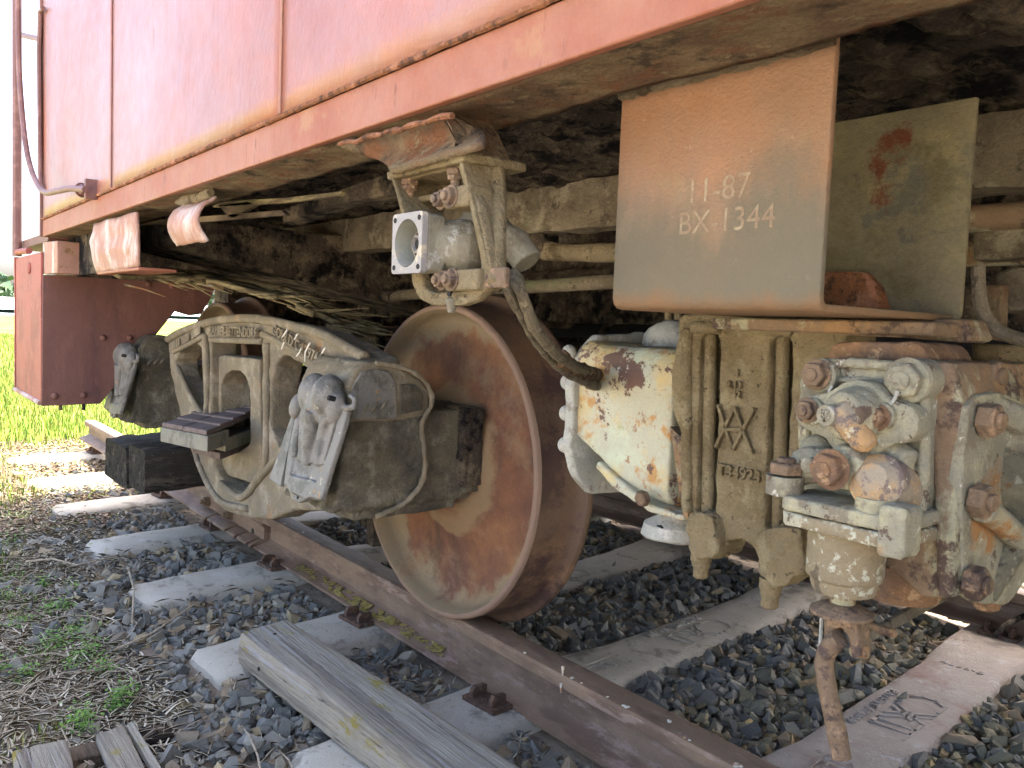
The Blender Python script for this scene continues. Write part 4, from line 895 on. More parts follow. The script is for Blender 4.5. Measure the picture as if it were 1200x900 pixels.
# hood of the frame end over each box, with a pale patch, a dark plate painted as a recess's shade and a rolled rim
def hood(dx, mt):
    D = Vector((dx, 0, 0)); P = [p+D for p in trace([(406, 480), (408, 454), (420, 433), (432, 424), (446, 424), (480, 436), (496, 446), (503, 460), (503, 487), (470, 492), (440, 494), (406, 496)], 'X', .128)]
    m_ = MB().prism(P, (-.24, 0, 0)); o = m_.build('box_hood', mt, tr, cast=(.0045, 5), lump=[(.05, .010), (.015, .003)]); parts_near.append(o)
    P = [p+D for p in trace([(414, 452), (424, 436), (440, 432), (456, 435), (465, 450), (466, 491), (413, 492)], 'X', .134)]
    o = MB().prism(P, (-.012, 0, 0)).build('side_patch', 'lid' if mt == 'frame' else mt, tr, cast=(.0028, 4), lump=[(.03, .003)]); parts_near.append(o)
    for k in range(3):
        a_ = atp(424+k*11, 484-k*2, Vector((.140, 0, 0)), Vector((1, 0, 0)))+D; o = MB().tube([a_, a_+Vector((.004, .006, .010)), a_+Vector((0, .016, .020))], [.001, .0035, .001], 6).build('hook', 'frame', tr); parts_near.append(o)
    P = [p+D for p in trace([(469, 450), (486, 451), (495, 462), (494, 480), (469, 486)], 'X', .132)]
    o = MB().prism(P, (.004, 0, 0)).build('recess_shade', 'jbox', tr, bevel=.001); parts_near.append(o)  # flat plate, its dark colour stands for shade in a recess
    P = [p+D for p in trace([(440, 425), (470, 430), (492, 441), (503, 456), (506, 472), (500, 484), (494, 500), (497, 525), (498, 545), (492, 570), (470, 592), (440, 606)], 'X', .137)]
    o = MB().tube(smoothpath(P, 4), .0062, 8).build('box_rim', mt, tr, cast=(.003, 3), lump=[(.02, .007)]); parts_near.append(o)
hood(0, 'frame'); hood(-1.64, 'jbox')
o = MB().prism([(.06, -.10, .345), (.06, -.10, .53), (.06, -.045, .53), (.06, -.045, .345)], (.09, 0, 0)).build('dust_guard', 'crud', tr, cast=(.004, 2), lump=[(.03, .008), (.01, .003)]); parts_near.append(o)
LP0 = Vector((0, -.392, .54)); LN = Vector((0, -.235, .060)).normalized()
def lid(cx, jb):
    D = Vector((cx, 0, 0))
    def L(px, py, h=0): return atp(px, py, LP0+LN*h, LN)+D
    def plate(P, h0, h1, m_=None):
        m_ = m_ or MB(); return m_.prism([L(a, b, h1) for a, b in P], -LN*(h1-h0))
    m_ = plate([(350,470),(409,473),(401,500),(390,540),(380,572),(373,587),(362,584),(357,586),(349,589),(341,585),(338,574),(332,568),(338,530),(345,492)], -.008, .004)
    plate([(397,480),(409,475),(399,512),(386,552),(376,586),(364,583),(370,566),(384,530),(392,505)], 0, .012, m_)
    plate([(345,490),(351,492),(346,520),(341,548),(338,566),(332,568),(337,530)], 0, .010, m_)
    plate([(338,556),(366,563),(370,566),(364,582),(357,585),(340,576),(334,567)], 0, .011, m_)
    m_.build('lid', 'lid', jb, cast=(.0025, 4))
    MB().prism([L(347, 486, -.01), L(350, 489, -.01), L(333, 571, -.01), L(320, 562, -.01)], LN*.010).build('lid_flap', 'lid', jb, bevel=.002)
    m2 = MB(); Mx = Matrix((Vector((1, 0, 0)), LN.cross(Vector((1, 0, 0))), LN)).transposed()
    m2.ball(L(367, 461, .024), (.036, .046, .032), Mx); m2.ball(L(384, 463, .026), (.038, .046, .034), Mx); m2.ball(L(375, 472, .020), (.052, .052, .028), Mx)
    m2.ball(L(368, 485, .018), (.036, .040, .024), Mx); m2.ball(L(392, 476, .015), (.034, .040, .022), Mx); m2.ball(L(348, 476, .008), (.018, .030, .016), Mx)
    m2.tube([L(368, 482, .034), L(364, 508, .022), L(361, 530, .012), L(359, 545, .008)], [.020, .016, .013, .011], 12)
    m2.tube([L(352, 490, .010), L(348, 512, .008), L(345, 536, .006)], [.010, .009, .008], 10)
    m2.tube([L(384, 488, .018), L(378, 514, .010), L(372, 546, .005)], [.017, .013, .010], 12)
    m2.prism([L(352, 478, .020), L(396, 478, .020), L(378, 545, .008), L(347, 540, .008)], -LN*.02)
    m2.tube([L(398, 472, .008), L(407, 479, .010), L(415, 477, .012), L(416, 468, .013), L(410, 463, .012)], [.007, .0075, .0075, .007, .005], 10)
    m2.build('lid_spring_cover', 'lid', jb, cast=(.0024, 6), lump=[(.03, .003)])
    c_ = L(385, 466, .0605); MB().cyl(c_-LN*.014, c_+LN*.0005, .0055, 12).build('pin_hole', 'hole', jb)
    c_ = L(349, 583, .0045); MB().cyl(c_, c_+LN*.0012, .0035, 8).build('tab_hole', 'hole', jb)
for jb_, cx in ((jb1, 0), (jb2, -1.64)): lid(cx, jb_)
# wheels: one proto, four copies, turned round their own centre
WR = .385
def wheel_parts(name_y0, cx, cy, sgn):
    root = bpy.data.objects.new('wheel', None)
wp = [( .060, -.095), (.080, -.100), (.092, -.092), (.100, -.076), (.125, -.056), (.155, -.034), (.19, -.016), (.24, -.004), (.30, -.004), (.335, -.006), (.352, -.014), (.362, -.035), (.367, -.060), (.371, -.066), (.379, -.066), (.383, -.062), (.385, -.055)]
tp_ = [(.385, -.055), (.384, -.03), (.386, .0), (.389, .030), (.392, .042), (.400, .052), (.410, .058), (.413, .064), (.412, .072), (.405, .079), (.38, .080), (.336, .079), (.33, .055), (.30, .035), (.15, .04), (.11, .075), (.06, .078)]
wheelmesh = {}
def make_wheel(x, near):
    y0 = -.005 if near else 1.514; s = 1 if near else -1
    disc = MB().lathe([(r, h*s) for r, h in wp], (0, 0, 0), (0, 1, 0), 96, cap=False)
    trd = MB().lathe([(r, h*s) for r, h in tp_], (0, 0, 0), (0, 1, 0), 96, cap=False)
    c = Vector((x, y0, WR))
    for v in disc.v: v += c
    for v in trd.v: v += c
    w_ = disc.build('wheel_disc', 'wheel', tr, org=c, ang=50, lump=[(.03, .003)])
    t_ = trd.build('wheel_tread', 'tread', w_, org=c, ang=28)
    return w_
for x in (0, -1.62):
    for near in (True, False): make_wheel(x, near)
    MB().cyl((x, -.16, WR), (x, 1.67, WR), .062, 24).build('axle', 'vrust', tr)
    MB().lathe([(.085, -.03), (.10, 0), (.10, .05), (.088, .10)], (x, -.14, WR), (0, 1, 0), 28).build('axle_collar', 'cake', tr, lump=[(.03, .01)])
M['streak'] = mat('white_streak', (.62, .60, .54), (), .8, ((90, .5),), .001)
for P, y in (([(353, 408), (351, 413), (347, 418)], FY-.026), ([(333, 401), (330, 409)], FY-.026), ([(363, 402), (358, 412), (357, 424)], FY-.022), ([(381, 408), (377, 414)], FY-.022), ([(337, 386), (331, 395)], FY-.022), ([(349, 391), (345, 398)], FY-.022)):
    MB().tube(T_(P, y), [.0025, .002, .001][:len(P)], 6).build('bird_streak', 'streak', tr)
# bolster, brake beams, brake shoes
MB().box((-.99, -.17, .36), (-.63, 1.68, .56)).build('truck_bolster', 'crud', tr, bevel=.02)
for x in (-.34, -1.28): MB().tube([(x, .05, .32), (x, 1.46, .32)], .03, 10).build('brake_beam', 'crud', tr)
mb = MB(); P = T_([(381, 382), (411, 385), (416, 395), (414, 420), (405, 428), (381, 400)], .10); mb.prism(P, (0, .12, 0)); mb.build('side_bearing', 'beam', tr, bevel=.004)
for i, a in enumerate((-.22, .22)): MB().prism([(.0+(-.44), -.02, WR+.0+a-.10), (-.44, -.02, WR+a+.10), (-.40, -.02, WR+a+.10), (-.40, -.02, WR+a-.10)], (0, .09, 0)).build('brake_shoe', 'crud', tr, bevel=.006)
# the far side frame: copies turned round the truck centre
for o in list(parts_near):
    if o.name.startswith('cast_lettering'): continue
    c = o.copy(); COL.objects.link(c); c.parent = tr; v = o.location; c.location = (-v.x, -v.y, v.z); c.rotation_euler = (0, 0, math.pi)
    for chd in list(o.children):
        d = chd.copy(); COL.objects.link(d); d.parent = c

# ---------------------------------------------------------------- black timbers and the stepped steel bar at the frame
def timber(X0, X1, Y0, Y1, Z0, Z1, lab, tilt=0):
    t = MB(); n = 26
    for k in range(n+1):
        y = Y0+(Y1-Y0)*k/n
        for a, b in rrect(X0, X1, Z0, Z1, .018, 4): 
            q = Vector((a*20, y*14, b*20)); t.v.append(Vector((a+.012*noise.noise(q)+.005*noise.noise(q*3), y+.006*noise.noise(q*2+Vector((3, 3, 0))), b+tilt*(y-Y0)+.012*noise.noise(q+Vector((9, 0, 0)))+.005*noise.noise(q*3))))
    m_ = len(rrect(0, 1, 0, 1, .1, 4))
    for k in range(n):
        for i in range(m_): t.f.append((k*m_+i, (k+1)*m_+i, (k+1)*m_+(i+1) % m_, k*m_+(i+1) % m_))
    t.f.append(tuple(range(m_))); t.f.append(tuple(n*m_+i for i in reversed(range(m_))))
    o = t.build('timber', 'charwood', None, org=((X0+X1)/2, Y0, Z0), ang=50); return tag(o, lab, 'timber', 'black timbers lying by the truck')
timber(-1.44, -1.235, -.43, .02, .105, .252, 'split black square timber poking out under the truck frame, nearer of two', .04)
timber(-1.80, -1.475, -.43, .05, .082, .228, 'black timber lying just behind the nearer black timber', .04)
st = thing('stepped_shim_bar', 'grey bar topped with overlapping brown shim plates sticking out of the truck frame', 'shim stack', at(215, 515, 'Y', -.40))
A0 = at(188, 512, 'Y', -.44); A1 = at(243, 524, 'Y', -.44); B0 = at(262, 492, 'Y', -.16); B1 = at(310, 500, 'Y', -.16)
def bar_pt(u, v, h): # u along, v across (left to right), h up
    a = A0.lerp(A1, v); b = B0.lerp(B1, v); return a.lerp(b, u)+Vector((0, 0, h))
def slab(u0, u1, v0, v1, h0, h1, nm, mt, h0b=None):
    q = [bar_pt(u0, v0, h0), bar_pt(u0, v1, h0), bar_pt(u1, v1, h0), bar_pt(u1, v0, h0)]
    m2 = MB(); m2.v = q+[p+Vector((0, 0, h1-h0)) for p in q]; m2.f = [(0,3,2,1),(4,5,6,7),(0,1,5,4),(1,2,6,5),(2,3,7,6),(3,0,4,7)]
    bm_ = m2.build(nm, mt, st, bevel=.003); return bm_
slab(0, .34, 0, 1, -.015, .030, 'end_block', 'blockend')
slab(.30, 1.3, .25, .98, -.035, .004, 'carrier_bar', 'blockend')
slab(.28, 1.3, .30, .90, -.060, -.039, 'carrier_bar', 'block')
for i in range(5):
    u = i*.21
    slab(u+.01, u+.24, .02, .49, .031+(.004*i), .046+(.006*i), 'shim_plate', 'block')
    slab(u+.0, u+.23, .51, .98, .031+(.004*i), .046+(.006*i), 'shim_plate', 'block')
# long splintered board hanging over the frame
sb = MB(); n = 80
TP_ = [(113, 312), (170, 316), (240, 322), (330, 338), (400, 368), (432, 388)]; BT_ = [(140, 327), (190, 327), (250, 333), (325, 352), (392, 384), (426, 396)]
def lerp_px(L_, u):
    x = u*(len(L_)-1); k = min(int(x), len(L_)-2); t = x-k; return (L_[k][0]*(1-t)+L_[k+1][0]*t, L_[k][1]*(1-t)+L_[k+1][1]*t)
def board_pt(u, v):
    Yb_ = -.62+.58*u; a_ = at(*lerp_px(BT_, u), 'Y', Yb_-.03); b2 = at(*lerp_px(TP_, u), 'Y', Yb_+.06); return a_.lerp(b2, v)
Aa = board_pt(0, .5); Bb = board_pt(1, .5); d_ = Bb-Aa
for k in range(n+1):
    for j in range(9):
        u, v = k/n, j/8; p = board_pt(u, v); sb.v.append(p+Vector((0, 0, .007*noise.noise(Vector((u*5, v*14, 1)))+.004*noise.noise(Vector((u*30, v*22, 3))))))
for k in range(n):
    for j in range(8):
        if abs(noise.noise(Vector((k*.09, j*2.3, 5)))) > .30 and k > 12: continue
        sb.f.append((k*9+j, k*9+j+1, (k+1)*9+j+1, (k+1)*9+j))
tag(sb.build('splintered_board', 'splint', None, solid=.012, org=Aa, ang=60), 'long splintered rotten board hanging above the truck frame', 'board')
mb = MB(); random.seed(3)
for i in range(160):
    u = random.random()**.6; c = board_pt(u, random.random())+Vector((random.gauss(0, .01), random.gauss(0, .01), random.gauss(0, .006))); d = d_.normalized()+Vector((random.gauss(0, .12), random.gauss(0, .12), random.gauss(0, .10))); l_ = random.uniform(.03, .16)
    mb.tube([c, c+d*l_*.5+Vector((0, 0, random.gauss(0, .004))), c+d*l_], [.0035, .003, .0008], 4)
tag(mb.build('splinters', 'splint', None, org=Aa), kind='stuff')
# ---------------------------------------------------------------- brake control valve on its pipe bracket
VY = -.30
bv = thing('brake_control_valve', 'tan ribbed brake valve casting with peeling valve bodies on both sides hanging below the car', 'brake valve', (1.05, -.25, .74))
outl = [(795, 374), (801, 369), (815, 368), (862, 366), (905, 366), (945, 368), (985, 372), (1000, 380), (980, 420), (965, 560), (950, 605), (943, 650), (937, 672), (921, 682), (903, 690), (893, 678), (888, 655), (880, 640), (868, 631), (852, 634), (842, 645), (838, 655), (822, 655), (807, 645), (803, 610), (806, 602), (806, 525), (801, 515), (787, 480), (786, 440)]
s1 = [(820, 398), (826, 390), (838, 390), (844, 398), (840, 520), (837, 604), (826, 606), (815, 602)]
s2 = [(903, 400), (910, 394), (921, 394), (928, 402), (925, 500), (922, 616), (908, 622), (896, 618)]
def VT(P, y=VY): return trace(P, 'Y', y)
MB().prism(VT(outl), (0, .13, 0), []).prism(VT([(806, 602), (838, 602), (842, 640), (836, 655), (812, 655), (804, 640)], VY-.018), (0, .06, 0)).prism(VT([(882, 622), (940, 618), (940, 670), (922, 684), (900, 690), (888, 672), (876, 640)], VY-.02), (0, .06, 0)).build('bracket_casting_back', 'brk', bv, cast=(.004, 3)) if False else None
def body_profile(): pass
mb = MB(); mb.prism(VT(outl), (0, .035, 0), [VT(s1), VT(s2)])
o = mb.build('pipe_bracket', 'brk', bv, cast=(.0028, 5), lump=[(.03, .006), (.010, .0025)])
MB().prism(VT([(800, 374), (985, 374), (960, 610), (808, 610)], VY+.042), (0, .09, 0)).build('bracket_core', 'brk', bv, cast=(.005, 3), lump=[(.03, .006)])
# crusted lugs and the stud ends below them
MB().prism(VT([(806, 606), (818, 600), (836, 606), (842, 640), (834, 656), (814, 655), (805, 640)], VY-.016), (0, .06, 0)).build('lug', 'brk', bv, cast=(.003, 6), lump=[(.015, .012)])
MB().prism(VT([(884, 628), (905, 618), (938, 620), (940, 668), (922, 684), (902, 688), (890, 672)], VY-.020), (0, .065, 0)).build('lug', 'brk', bv, cast=(.003, 6), lump=[(.015, .012)])
for px, py in ((822, 655), (903, 688)):
    p = at(px, py, 'Y', VY+.005); MB().lathe([(.014, .012), (.014, -.002), (.0125, -.003), (.0125, -.010), (.0105, -.011), (.0105, -.024), (.008, -.026)], p, (0, 0, 1), 14).build('stud_end', 'brk', bv, lump=[(.008, .004)])
# rods in the flutes, and ridges beside them
for P in ([(833, 390), (829, 610)], [(918, 394), (912, 626)]):
    a, b = VT(P, VY+.017); MB().cyl(a, b, .0088, 18).build('bracket_rod', 'brk', bv, lump=[(.02, .002)])
for P in ([(806, 385), (805, 430), (806, 600)], [(812, 383), (830, 384), (846, 384)], [(890, 385), (905, 386), (930, 388)]): MB().tube(smoothpath(VT(P, VY+.000), 3), .009, 8).build('bracket_ridge', 'brk', bv, cast=(.003, 4), lump=[(.015, .004)])
for s, px, py, sz in (('8', 861, 441, .013), ('2 13', 852, 454, .013), ('42', 858, 466, .0135), ('T34923', 841, 556, .0215)):
    p = at(px, py, 'Y', VY-.0035); o = text(s, sz, .0022, p, (1, 0, .0), (0, 0, 1), 'cast_lettering', 'brk', bv, bold=.0004)
mb = MB(); E_ = [((845, 476), (853, 497)), ((853, 497), (864, 478)), ((864, 478), (873, 502)), ((873, 502), (886, 480)), ((842, 524), (864, 478)), ((886, 530), (864, 478)), ((848, 506), (873, 506)), ((853, 506), (861, 526)), ((861, 526), (873, 506)), ((845, 476), (852, 494)), ((842, 524), (856, 497))]
E_ = [((845, 474), (862, 527)), ((887, 478), (862, 527)), ((842, 524), (864, 477)), ((864, 477), (885, 532)), ((853, 503), (874, 503))]
for a, b in E_:
    a, b = VT([a, b], VY+.001); d = (b-a).normalized(); nn = d.cross(Vector((0, 1, 0)))*.0022; mb.prism([a-nn, b-nn, b+nn, a+nn], (0, -.0085, 0))
mb.build('cast_monogram', 'brk', bv, bevel=.0008)
# carrier bolted up under the hanger
MB().box((1.04, -.36, .728), (1.31, -.24, .742)).build('carrier_plate', 'vrust', bv, bevel=.003)
MB().prism(VT([(975, 372), (1130, 374), (1142, 398), (1130, 402), (1060, 395), (975, 392)], -.30), (0, .05, 0)).build('carrier_rib', 'vrust', bv, bevel=.004, lump=[(.03, .008)])

# left: pale valve cover with scalloped flange
PX = .70
def pale_outline(y0, y1, z0, z1): return None
flg = []
yc, zc = -.115, .575
for i in range(72):
    a = 2*math.pi*i/72; ca, sa = math.cos(a), math.sin(a)
    r = 1/((abs(ca)/.135)**3.2+(abs(sa)/.140)**3.2)**(1/3.2); r += .006*max(0, math.cos(a*9))**3
    y_, z_ = yc+r*ca, zc+r*sa
    if z_ < .5 and y_ > -.10: pass
    flg.append(Vector((PX-.045, y_, z_)))
MB().prism(flg, (.022, 0, 0)).build('scalloped_flange', 'palegrey', bv, cast=(.003, 4))
for i in (-2, -1, 0, 1, 2):
    MB().hexbolt((PX-.023, yc-.128, zc+i*.045), (-.0, -1, 0), .008, .008, washer=False).build('flange_bolt', 'palegrey', bv) if False else None
mb = MB(); ring = []
sec = [(PX-.030, 1.0), (PX-.01, .965), (PX+.02, .95), (PX+.08, .95), (PX+.165, .95), (PX+.175, .93)]
def se(y0, y1, z0, z1, r, x): return [Vector((x, a, b)) for a, b in [(p[0], p[1]) for p in rrect(y0, y1, z0, z1, r, 5, lambda a, b: (a, b))]]
n = 24; mb = MB()
for i, (x, k) in enumerate(sec):
    hy, hz = .125*k, .128*k
    for p in se(yc-hy, yc+hy, zc-hz+max(0, (PX+.02-x))*0, zc+hz, .034, x):
        # lower edge rises to the left as in a chamfered cover
        lift = max(0, (zc-.02-p.z))*1.0*max(0, (PX+.10-x)/.12)*.8
        mb.v.append(p+Vector((0, 0, lift)))
for i in range(len(sec)-1):
    for j in range(n): mb.f.append((i*n+j, (i+1)*n+j, (i+1)*n+(j+1) % n, i*n+(j+1) % n))
mb.f.append(tuple(range(n))); mb.f.append(tuple((len(sec)-1)*n+j for j in reversed(range(n))))
mb.build('pale_cover', 'pale', bv, cast=(.003, 7), lump=[(.05, .006)])
MB().prism(trace([(700, 540), (722, 560), (762, 592), (800, 604), (802, 612), (760, 600), (716, 570), (698, 548)], 'Y', yc-.128), (0, .12, 0)).build('bottom_rim', 'pale', bv, cast=(.003, 4), lump=[(.02, .004)])
p = at(757, 583, 'Y', yc-.135); MB().hexbolt(p, (-.1, -1, -.15), .0125, .014, washer=False).build('cover_bolt', 'bolt', bv)
p = at(791, 592, 'Y', -.16); MB().lathe([(.020, 0), (.022, -.010), (.030, -.020), (.048, -.030), (.052, -.048), (.048, -.052), (.02, -.05)], p, (0, 0, 1), 32).build('vent_protector', 'palegrey', bv, lump=[(.03, .004)])
MB().cyl(at(772, 622, 'Y', -.205), at(772, 622, 'Y', -.205)+Vector((0, .004, 0)), .009, 10).build('vent_notch', 'hole', bv)
MB().ball(at(790, 402, 'Y', -.08), (.060, .05, .040)).build('rear_dome', 'palegrey', bv, lump=[(.03, .004)])
for px in (783, 794): MB().cyl(at(px, 362, 'Y', -.06), at(px, 382, 'Y', -.06), .006, 10).build('stud', 'brk', bv)
MB().prism(VT([(785, 500), (806, 520), (806, 610), (800, 602)], VY+.04), (0, .04, 0)).build('dark_web', 'vrust', bv)
for (py) in (415, 450, 487, 525):
    p = at(699, py, 'Y', yc-.10); MB().ball((PX-.05, yc-.125, p.z), (.012, .014, .014), n=12, mm=8).build('flange_nut', 'palegrey', bv)

# right: valve body
YF = -.45
def VF(P, y=YF): return trace(P, 'Y', y)
f0 = VF([(938, 430), (952, 420), (1080, 430), (1092, 440), (1086, 560), (1078, 620), (1030, 618), (928, 600), (934, 520)])
MB().prism(f0, (0, .030, 0)).build('front_plate', 'valve', bv, cast=(.0022, 5), lump=[(.02, .005), (.008, .0015)])
MB().prism(VF([(962, 421), (1108, 424), (1114, 450), (1106, 702), (1080, 700), (1032, 660), (1028, 640), (975, 610), (968, 500)], YF+.022), (0, .13, 0)).build('valve_body', 'vrust', bv, cast=(.004, 5), lump=[(.03, .005)])
MB().prism(VF([(1082, 425), (1112, 424), (1128, 470), (1122, 560), (1115, 702), (1098, 702), (1093, 560)], YF+.012), (0, .16, 0)).build('body_flange', 'vrust', bv, cast=(.003, 4), lump=[(.02, .003)])
MB().prism(VF([(966, 424), (975, 405), (982, 401), (1072, 401), (1078, 404), (1092, 424)], YF+.035), (0, .09, 0)).build('top_cap', 'orange', bv, cast=(.003, 5), lump=[(.03, .004)])
# raised edge strips of the front plate
for P, r in (([(958, 428), (1000, 425), (1065, 432)], .0055), ([(975, 445), (1010, 446), (1045, 450)], .004), ([(1082, 455), (1084, 520), (1078, 600)], .006), ([(945, 500), (943, 560)], .006), ([(1050, 500), (1062, 540), (1072, 560), (1050, 600)], .006), ([(1035, 560), (1060, 590)], .008)): MB().tube(smoothpath(VF(P, YF-.001), 3), r, 8).build('plate_ridge', 'valve', bv, cast=(.0022, 4), lump=[(.012, .003)])
def boss(px, py, y, r, l, mt='valve', axis=(0, 1, 0), ch=.0015):
    p = at(px, py, 'Y', y); return MB().lathe([(r-ch, 0), (r, ch), (r, l)], p, axis, 26).build('boss', mt, bv, lump=[(.012, .0012)])
def vbolt(px, py, y, r, h, mt='bolt', rot=.2, nm='valve_bolt', axis=(0, -1, 0), tip=.002):
    p = at(px, py, 'Y', y); return MB().hexbolt(p, axis, r, h, rot, washer=True, tip=tip).build(nm, mt, bv, bevel=.0012)
boss(960, 440, YF-.012, .0165, .03); vbolt(957, 439, YF-.013, .0125, .010)
boss(1066, 446, YF-.012, .0195, .03); vbolt(1063, 446, YF-.013, .0165, .012, 'valve', .5)
# oval flange with cylinder nose
mb = MB(); c1, c2, c3 = VF([(948, 484), (1003, 492), (1052, 496)], YF-.030)
mb.lathe([(.016, 0), (.016, .022)], c1, (0, 1, 0), 20); mb.lathe([(.036, 0), (.037, .022)], c2, (0, 1, 0), 28); mb.lathe([(.018, 0), (.018, .024)], c3, (0, 1, 0), 20)
mb.prism([c1+Vector((0, 0, .016)), c2+Vector((0, 0, .033)), c3+Vector((0, 0, .018)), c3-Vector((0, 0, .018)), c2-Vector((-.006, 0, .034)), c1-Vector((0, 0, .016))], (0, .022, 0))
a = at(975, 480, 'Y', YF-.052); b_ = at(1010, 512, 'Y', YF-.045)
mb.lathe([(.020, -.0), (.024, .012), (.026, .03)], at(985, 487, 'Y', YF-.058), (.1, 1, 0), 24)
mb.build('oval_flange', 'valve', bv, cast=(.0022, 5), lump=[(.015, .003)])
mb = MB(); mb.tube([at(980, 478, 'Y', YF-.058), at(995, 495, 'Y', YF-.055), at(1008, 512, 'Y', YF-.050)], [.0125, .0135, .0110], 16); mb.ball(at(1011, 515, 'Y', YF-.048), (.012, .013, .011)); mb.ball(at(1000, 474, 'Y', YF-.040), (.024, .018, .013))
mb.build('nose_casting', 'dome', bv, cast=(.0022, 6), lump=[(.012, .003)])
mb = MB(); p = at(967, 487, 'Y', YF-.070); mb.lathe([(.0092, 0), (.0098, .0015), (.0098, .016)], p, (.1, 1, 0), 22); cap = mb.build('end_cap', 'conn', bv)
mb = MB()
for a, b in ((( -.5, .6), (.15, -.6)), ((.5, .6), (-.15, -.6)), ((-.55, -.1), (.0, .65)), ((.0, .65), (.55, -.1)), ((-.5, -.15), (.1, -.65)), ((.5, -.15), (-.1, -.65))):
    A_ = p+Vector((a[0]*.0085, -.0002, a[1]*.0085)); B_ = p+Vector((b[0]*.0085, -.0002, b[1]*.0085)); d = (B_-A_).normalized(); nn = d.cross(Vector((0, 1, 0)))*.0006; mb.prism([A_-nn, B_-nn, B_+nn, A_+nn], (0, -.0012, 0))
mb.build('monogram', 'conn', cap)
boss(949, 482, YF-.036, .0130, .02); vbolt(946, 481, YF-.037, .0098, .008)
boss(1031, 488, YF-.036, .0125, .02); vbolt(1028, 489, YF-.037, .0098, .009, 'orange')
# lower nose with orange bolt, plug, domes
mb = MB(); c = at(985, 548, 'Y', YF-.05); mb.lathe([(.0195, 0), (.021, .004), (.023, .05)], c, (.25, 1, .05), 26); mb.tube([c+Vector((.01, .03, 0)), at(1012, 536, 'Y', YF-.01)], .020, 14)
mb.ball(at(955, 545, 'Y', YF-.02), (.026, .02, .018)); mb.tube([at(935, 560, 'Y', YF-.03), at(975, 535, 'Y', YF-.01)], [.010, .014], 12); mb.build('lower_nose', 'valve', bv, cast=(.0022, 5), lump=[(.012, .003)])
vbolt(974, 550, YF-.060, .0150, .014, 'orange', .1)
boss(946, 546, YF-.05, .0078, .02, 'valve')
MB().lathe([(.0, -.001), (.012, 0), (.024, .010), (.027, .026), (.028, .05)], at(1022, 560, 'Y', YF-.055), (-.15, 1, -.35), 26).build('flaked_dome', 'dome', bv, lump=[(.02, .005)])
MB().tube([at(1040, 520, 'Y', YF-.01), at(1058, 535, 'Y', YF-.012), at(1052, 560, 'Y', YF-.012)], [.010, .014, .010], 12).build('lever_casting', 'valve', bv, cast=(.0022, 4), lump=[(.012, .003)])
MB().ball(at(958, 524, 'Y', YF-.004), (.017, .014, .013)).build('side_bulge', 'valve', bv, lump=[(.01, .004)])
# locking wires
MB().tube(VF([(975, 452), (966, 470), (980, 500), (988, 530), (1000, 552)], YF-.026), .0014, 6).build('locking_wire', 'palegrey', bv)
MB().tube(smoothpath(VF([(1052, 458), (1048, 468), (1040, 476), (1012, 490), (1014, 496)], YF-.030), 4), .0016, 6).build('locking_wire', 'palegrey', bv)
# two lower flanges and their bolts
def plan_plate(P, z0, z1, nm, mt):
    Q = [at(a, b, 'Z', z1) for a, b in P]; return MB().prism(Q, (0, 0, z0-z1)).build(nm, mt, bv, cast=(.0022, 5), lump=[(.015, .003)])
def plate_at(x0, x1, y0, y1, z0, z1, nm, mt, r=.016): return MB().prism(rrect(x0, x1, y0, y1, r, 4, XY(z1)), (0, 0, z0-z1)).build(nm, mt, bv, cast=(.0022, 5), lump=[(.015, .003)])
yq = -.512
a_ = at(909, 572, 'Y', yq); b_ = at(1050, 612, 'Y', yq)
plate_at(a_.x, b_.x+.002, yq, -.40, .5605, .574, 'upper_flange', 'valve'); plate_at(a_.x+.001, b_.x, yq+.001, -.40, .546, .5590, 'lower_flange', 'valve_tan')
MB().prism(rrect(b_.x-.014, b_.x+.010, .541, .585, .005, 3, XZ(yq-.004)), (0, .03, 0)).build('corner_lug', 'valve', bv, cast=(.0022, 3), lump=[(.015, .003)])
for px, py, mt in ((920, 562, 'bolt'), (1027, 588, 'bolt')):
    p = at(px, py, 'Y', yq+.020); MB().lathe([(.0175, -.014), (.0175, .004)], p, (0, 0, 1), 20).build('boss', 'valve', bv, lump=[(.01, .002)])
    MB().hexbolt(p+Vector((0, 0, .004)), (0, 0, 1), .0165, .0125, .4, washer=False, tip=.005).build('flange_bolt', mt, bv, bevel=.0012)
MB().hexbolt(at(1021, 622, 'Y', yq+.018), (0, 0, -1), .012, .008, .2, washer=False).build('nut', 'orange', bv)
# speckled cylinder, disc, clevis
cx, cy = at(987, 640, 'Y', -.475).x, -.468
zt = .548; z2 = at(987, 690, 'Y', -.475).z; z1 = at(987, 675, 'Y', -.475).z
MB().lathe([(.0345, 0), (.0345, z1-zt), (.0340, z1-zt-.001), (.030, z1-zt-.004), (.030, z2-zt+.003), (.027, z2-zt-.004), (.02, z2-zt-.006)], (cx, cy, zt), (0, 0, 1), 40).build('release_cylinder', 'valve_tan', bv, lump=[(.02, .0015)])
zd = at(985, 715, 'Y', cy).z
MB().cyl((cx, cy, z2), (cx, cy, zd), .0115, 18).build('plunger', 'vrust', bv)
MB().lathe([(.012, .008), (.022, .0035), (.0285, 0), (.0285, -.003), (.016, -.0055), (.010, -.006)], (cx, cy, zd), (0, 0, 1), 32).build('plunger_disc', 'bolt', bv)
mb = MB(); ya = cy-.010
pa = [(965, 726), (1003, 726), (1008, 770), (998, 772), (993, 745), (986, 736), (978, 737), (974, 748), (972, 768), (965, 766)]
mb.prism(trace(pa, 'Y', ya), (0, .022, 0)); mb.build('clevis', 'bolt', bv, cast=(.0016, 4))
MB().cyl(at(998, 761, 'Y', ya+.01), at(1017, 765, 'Y', ya+.01), .0058, 14).build('clevis_pin', 'vrust', bv, bevel=.001)
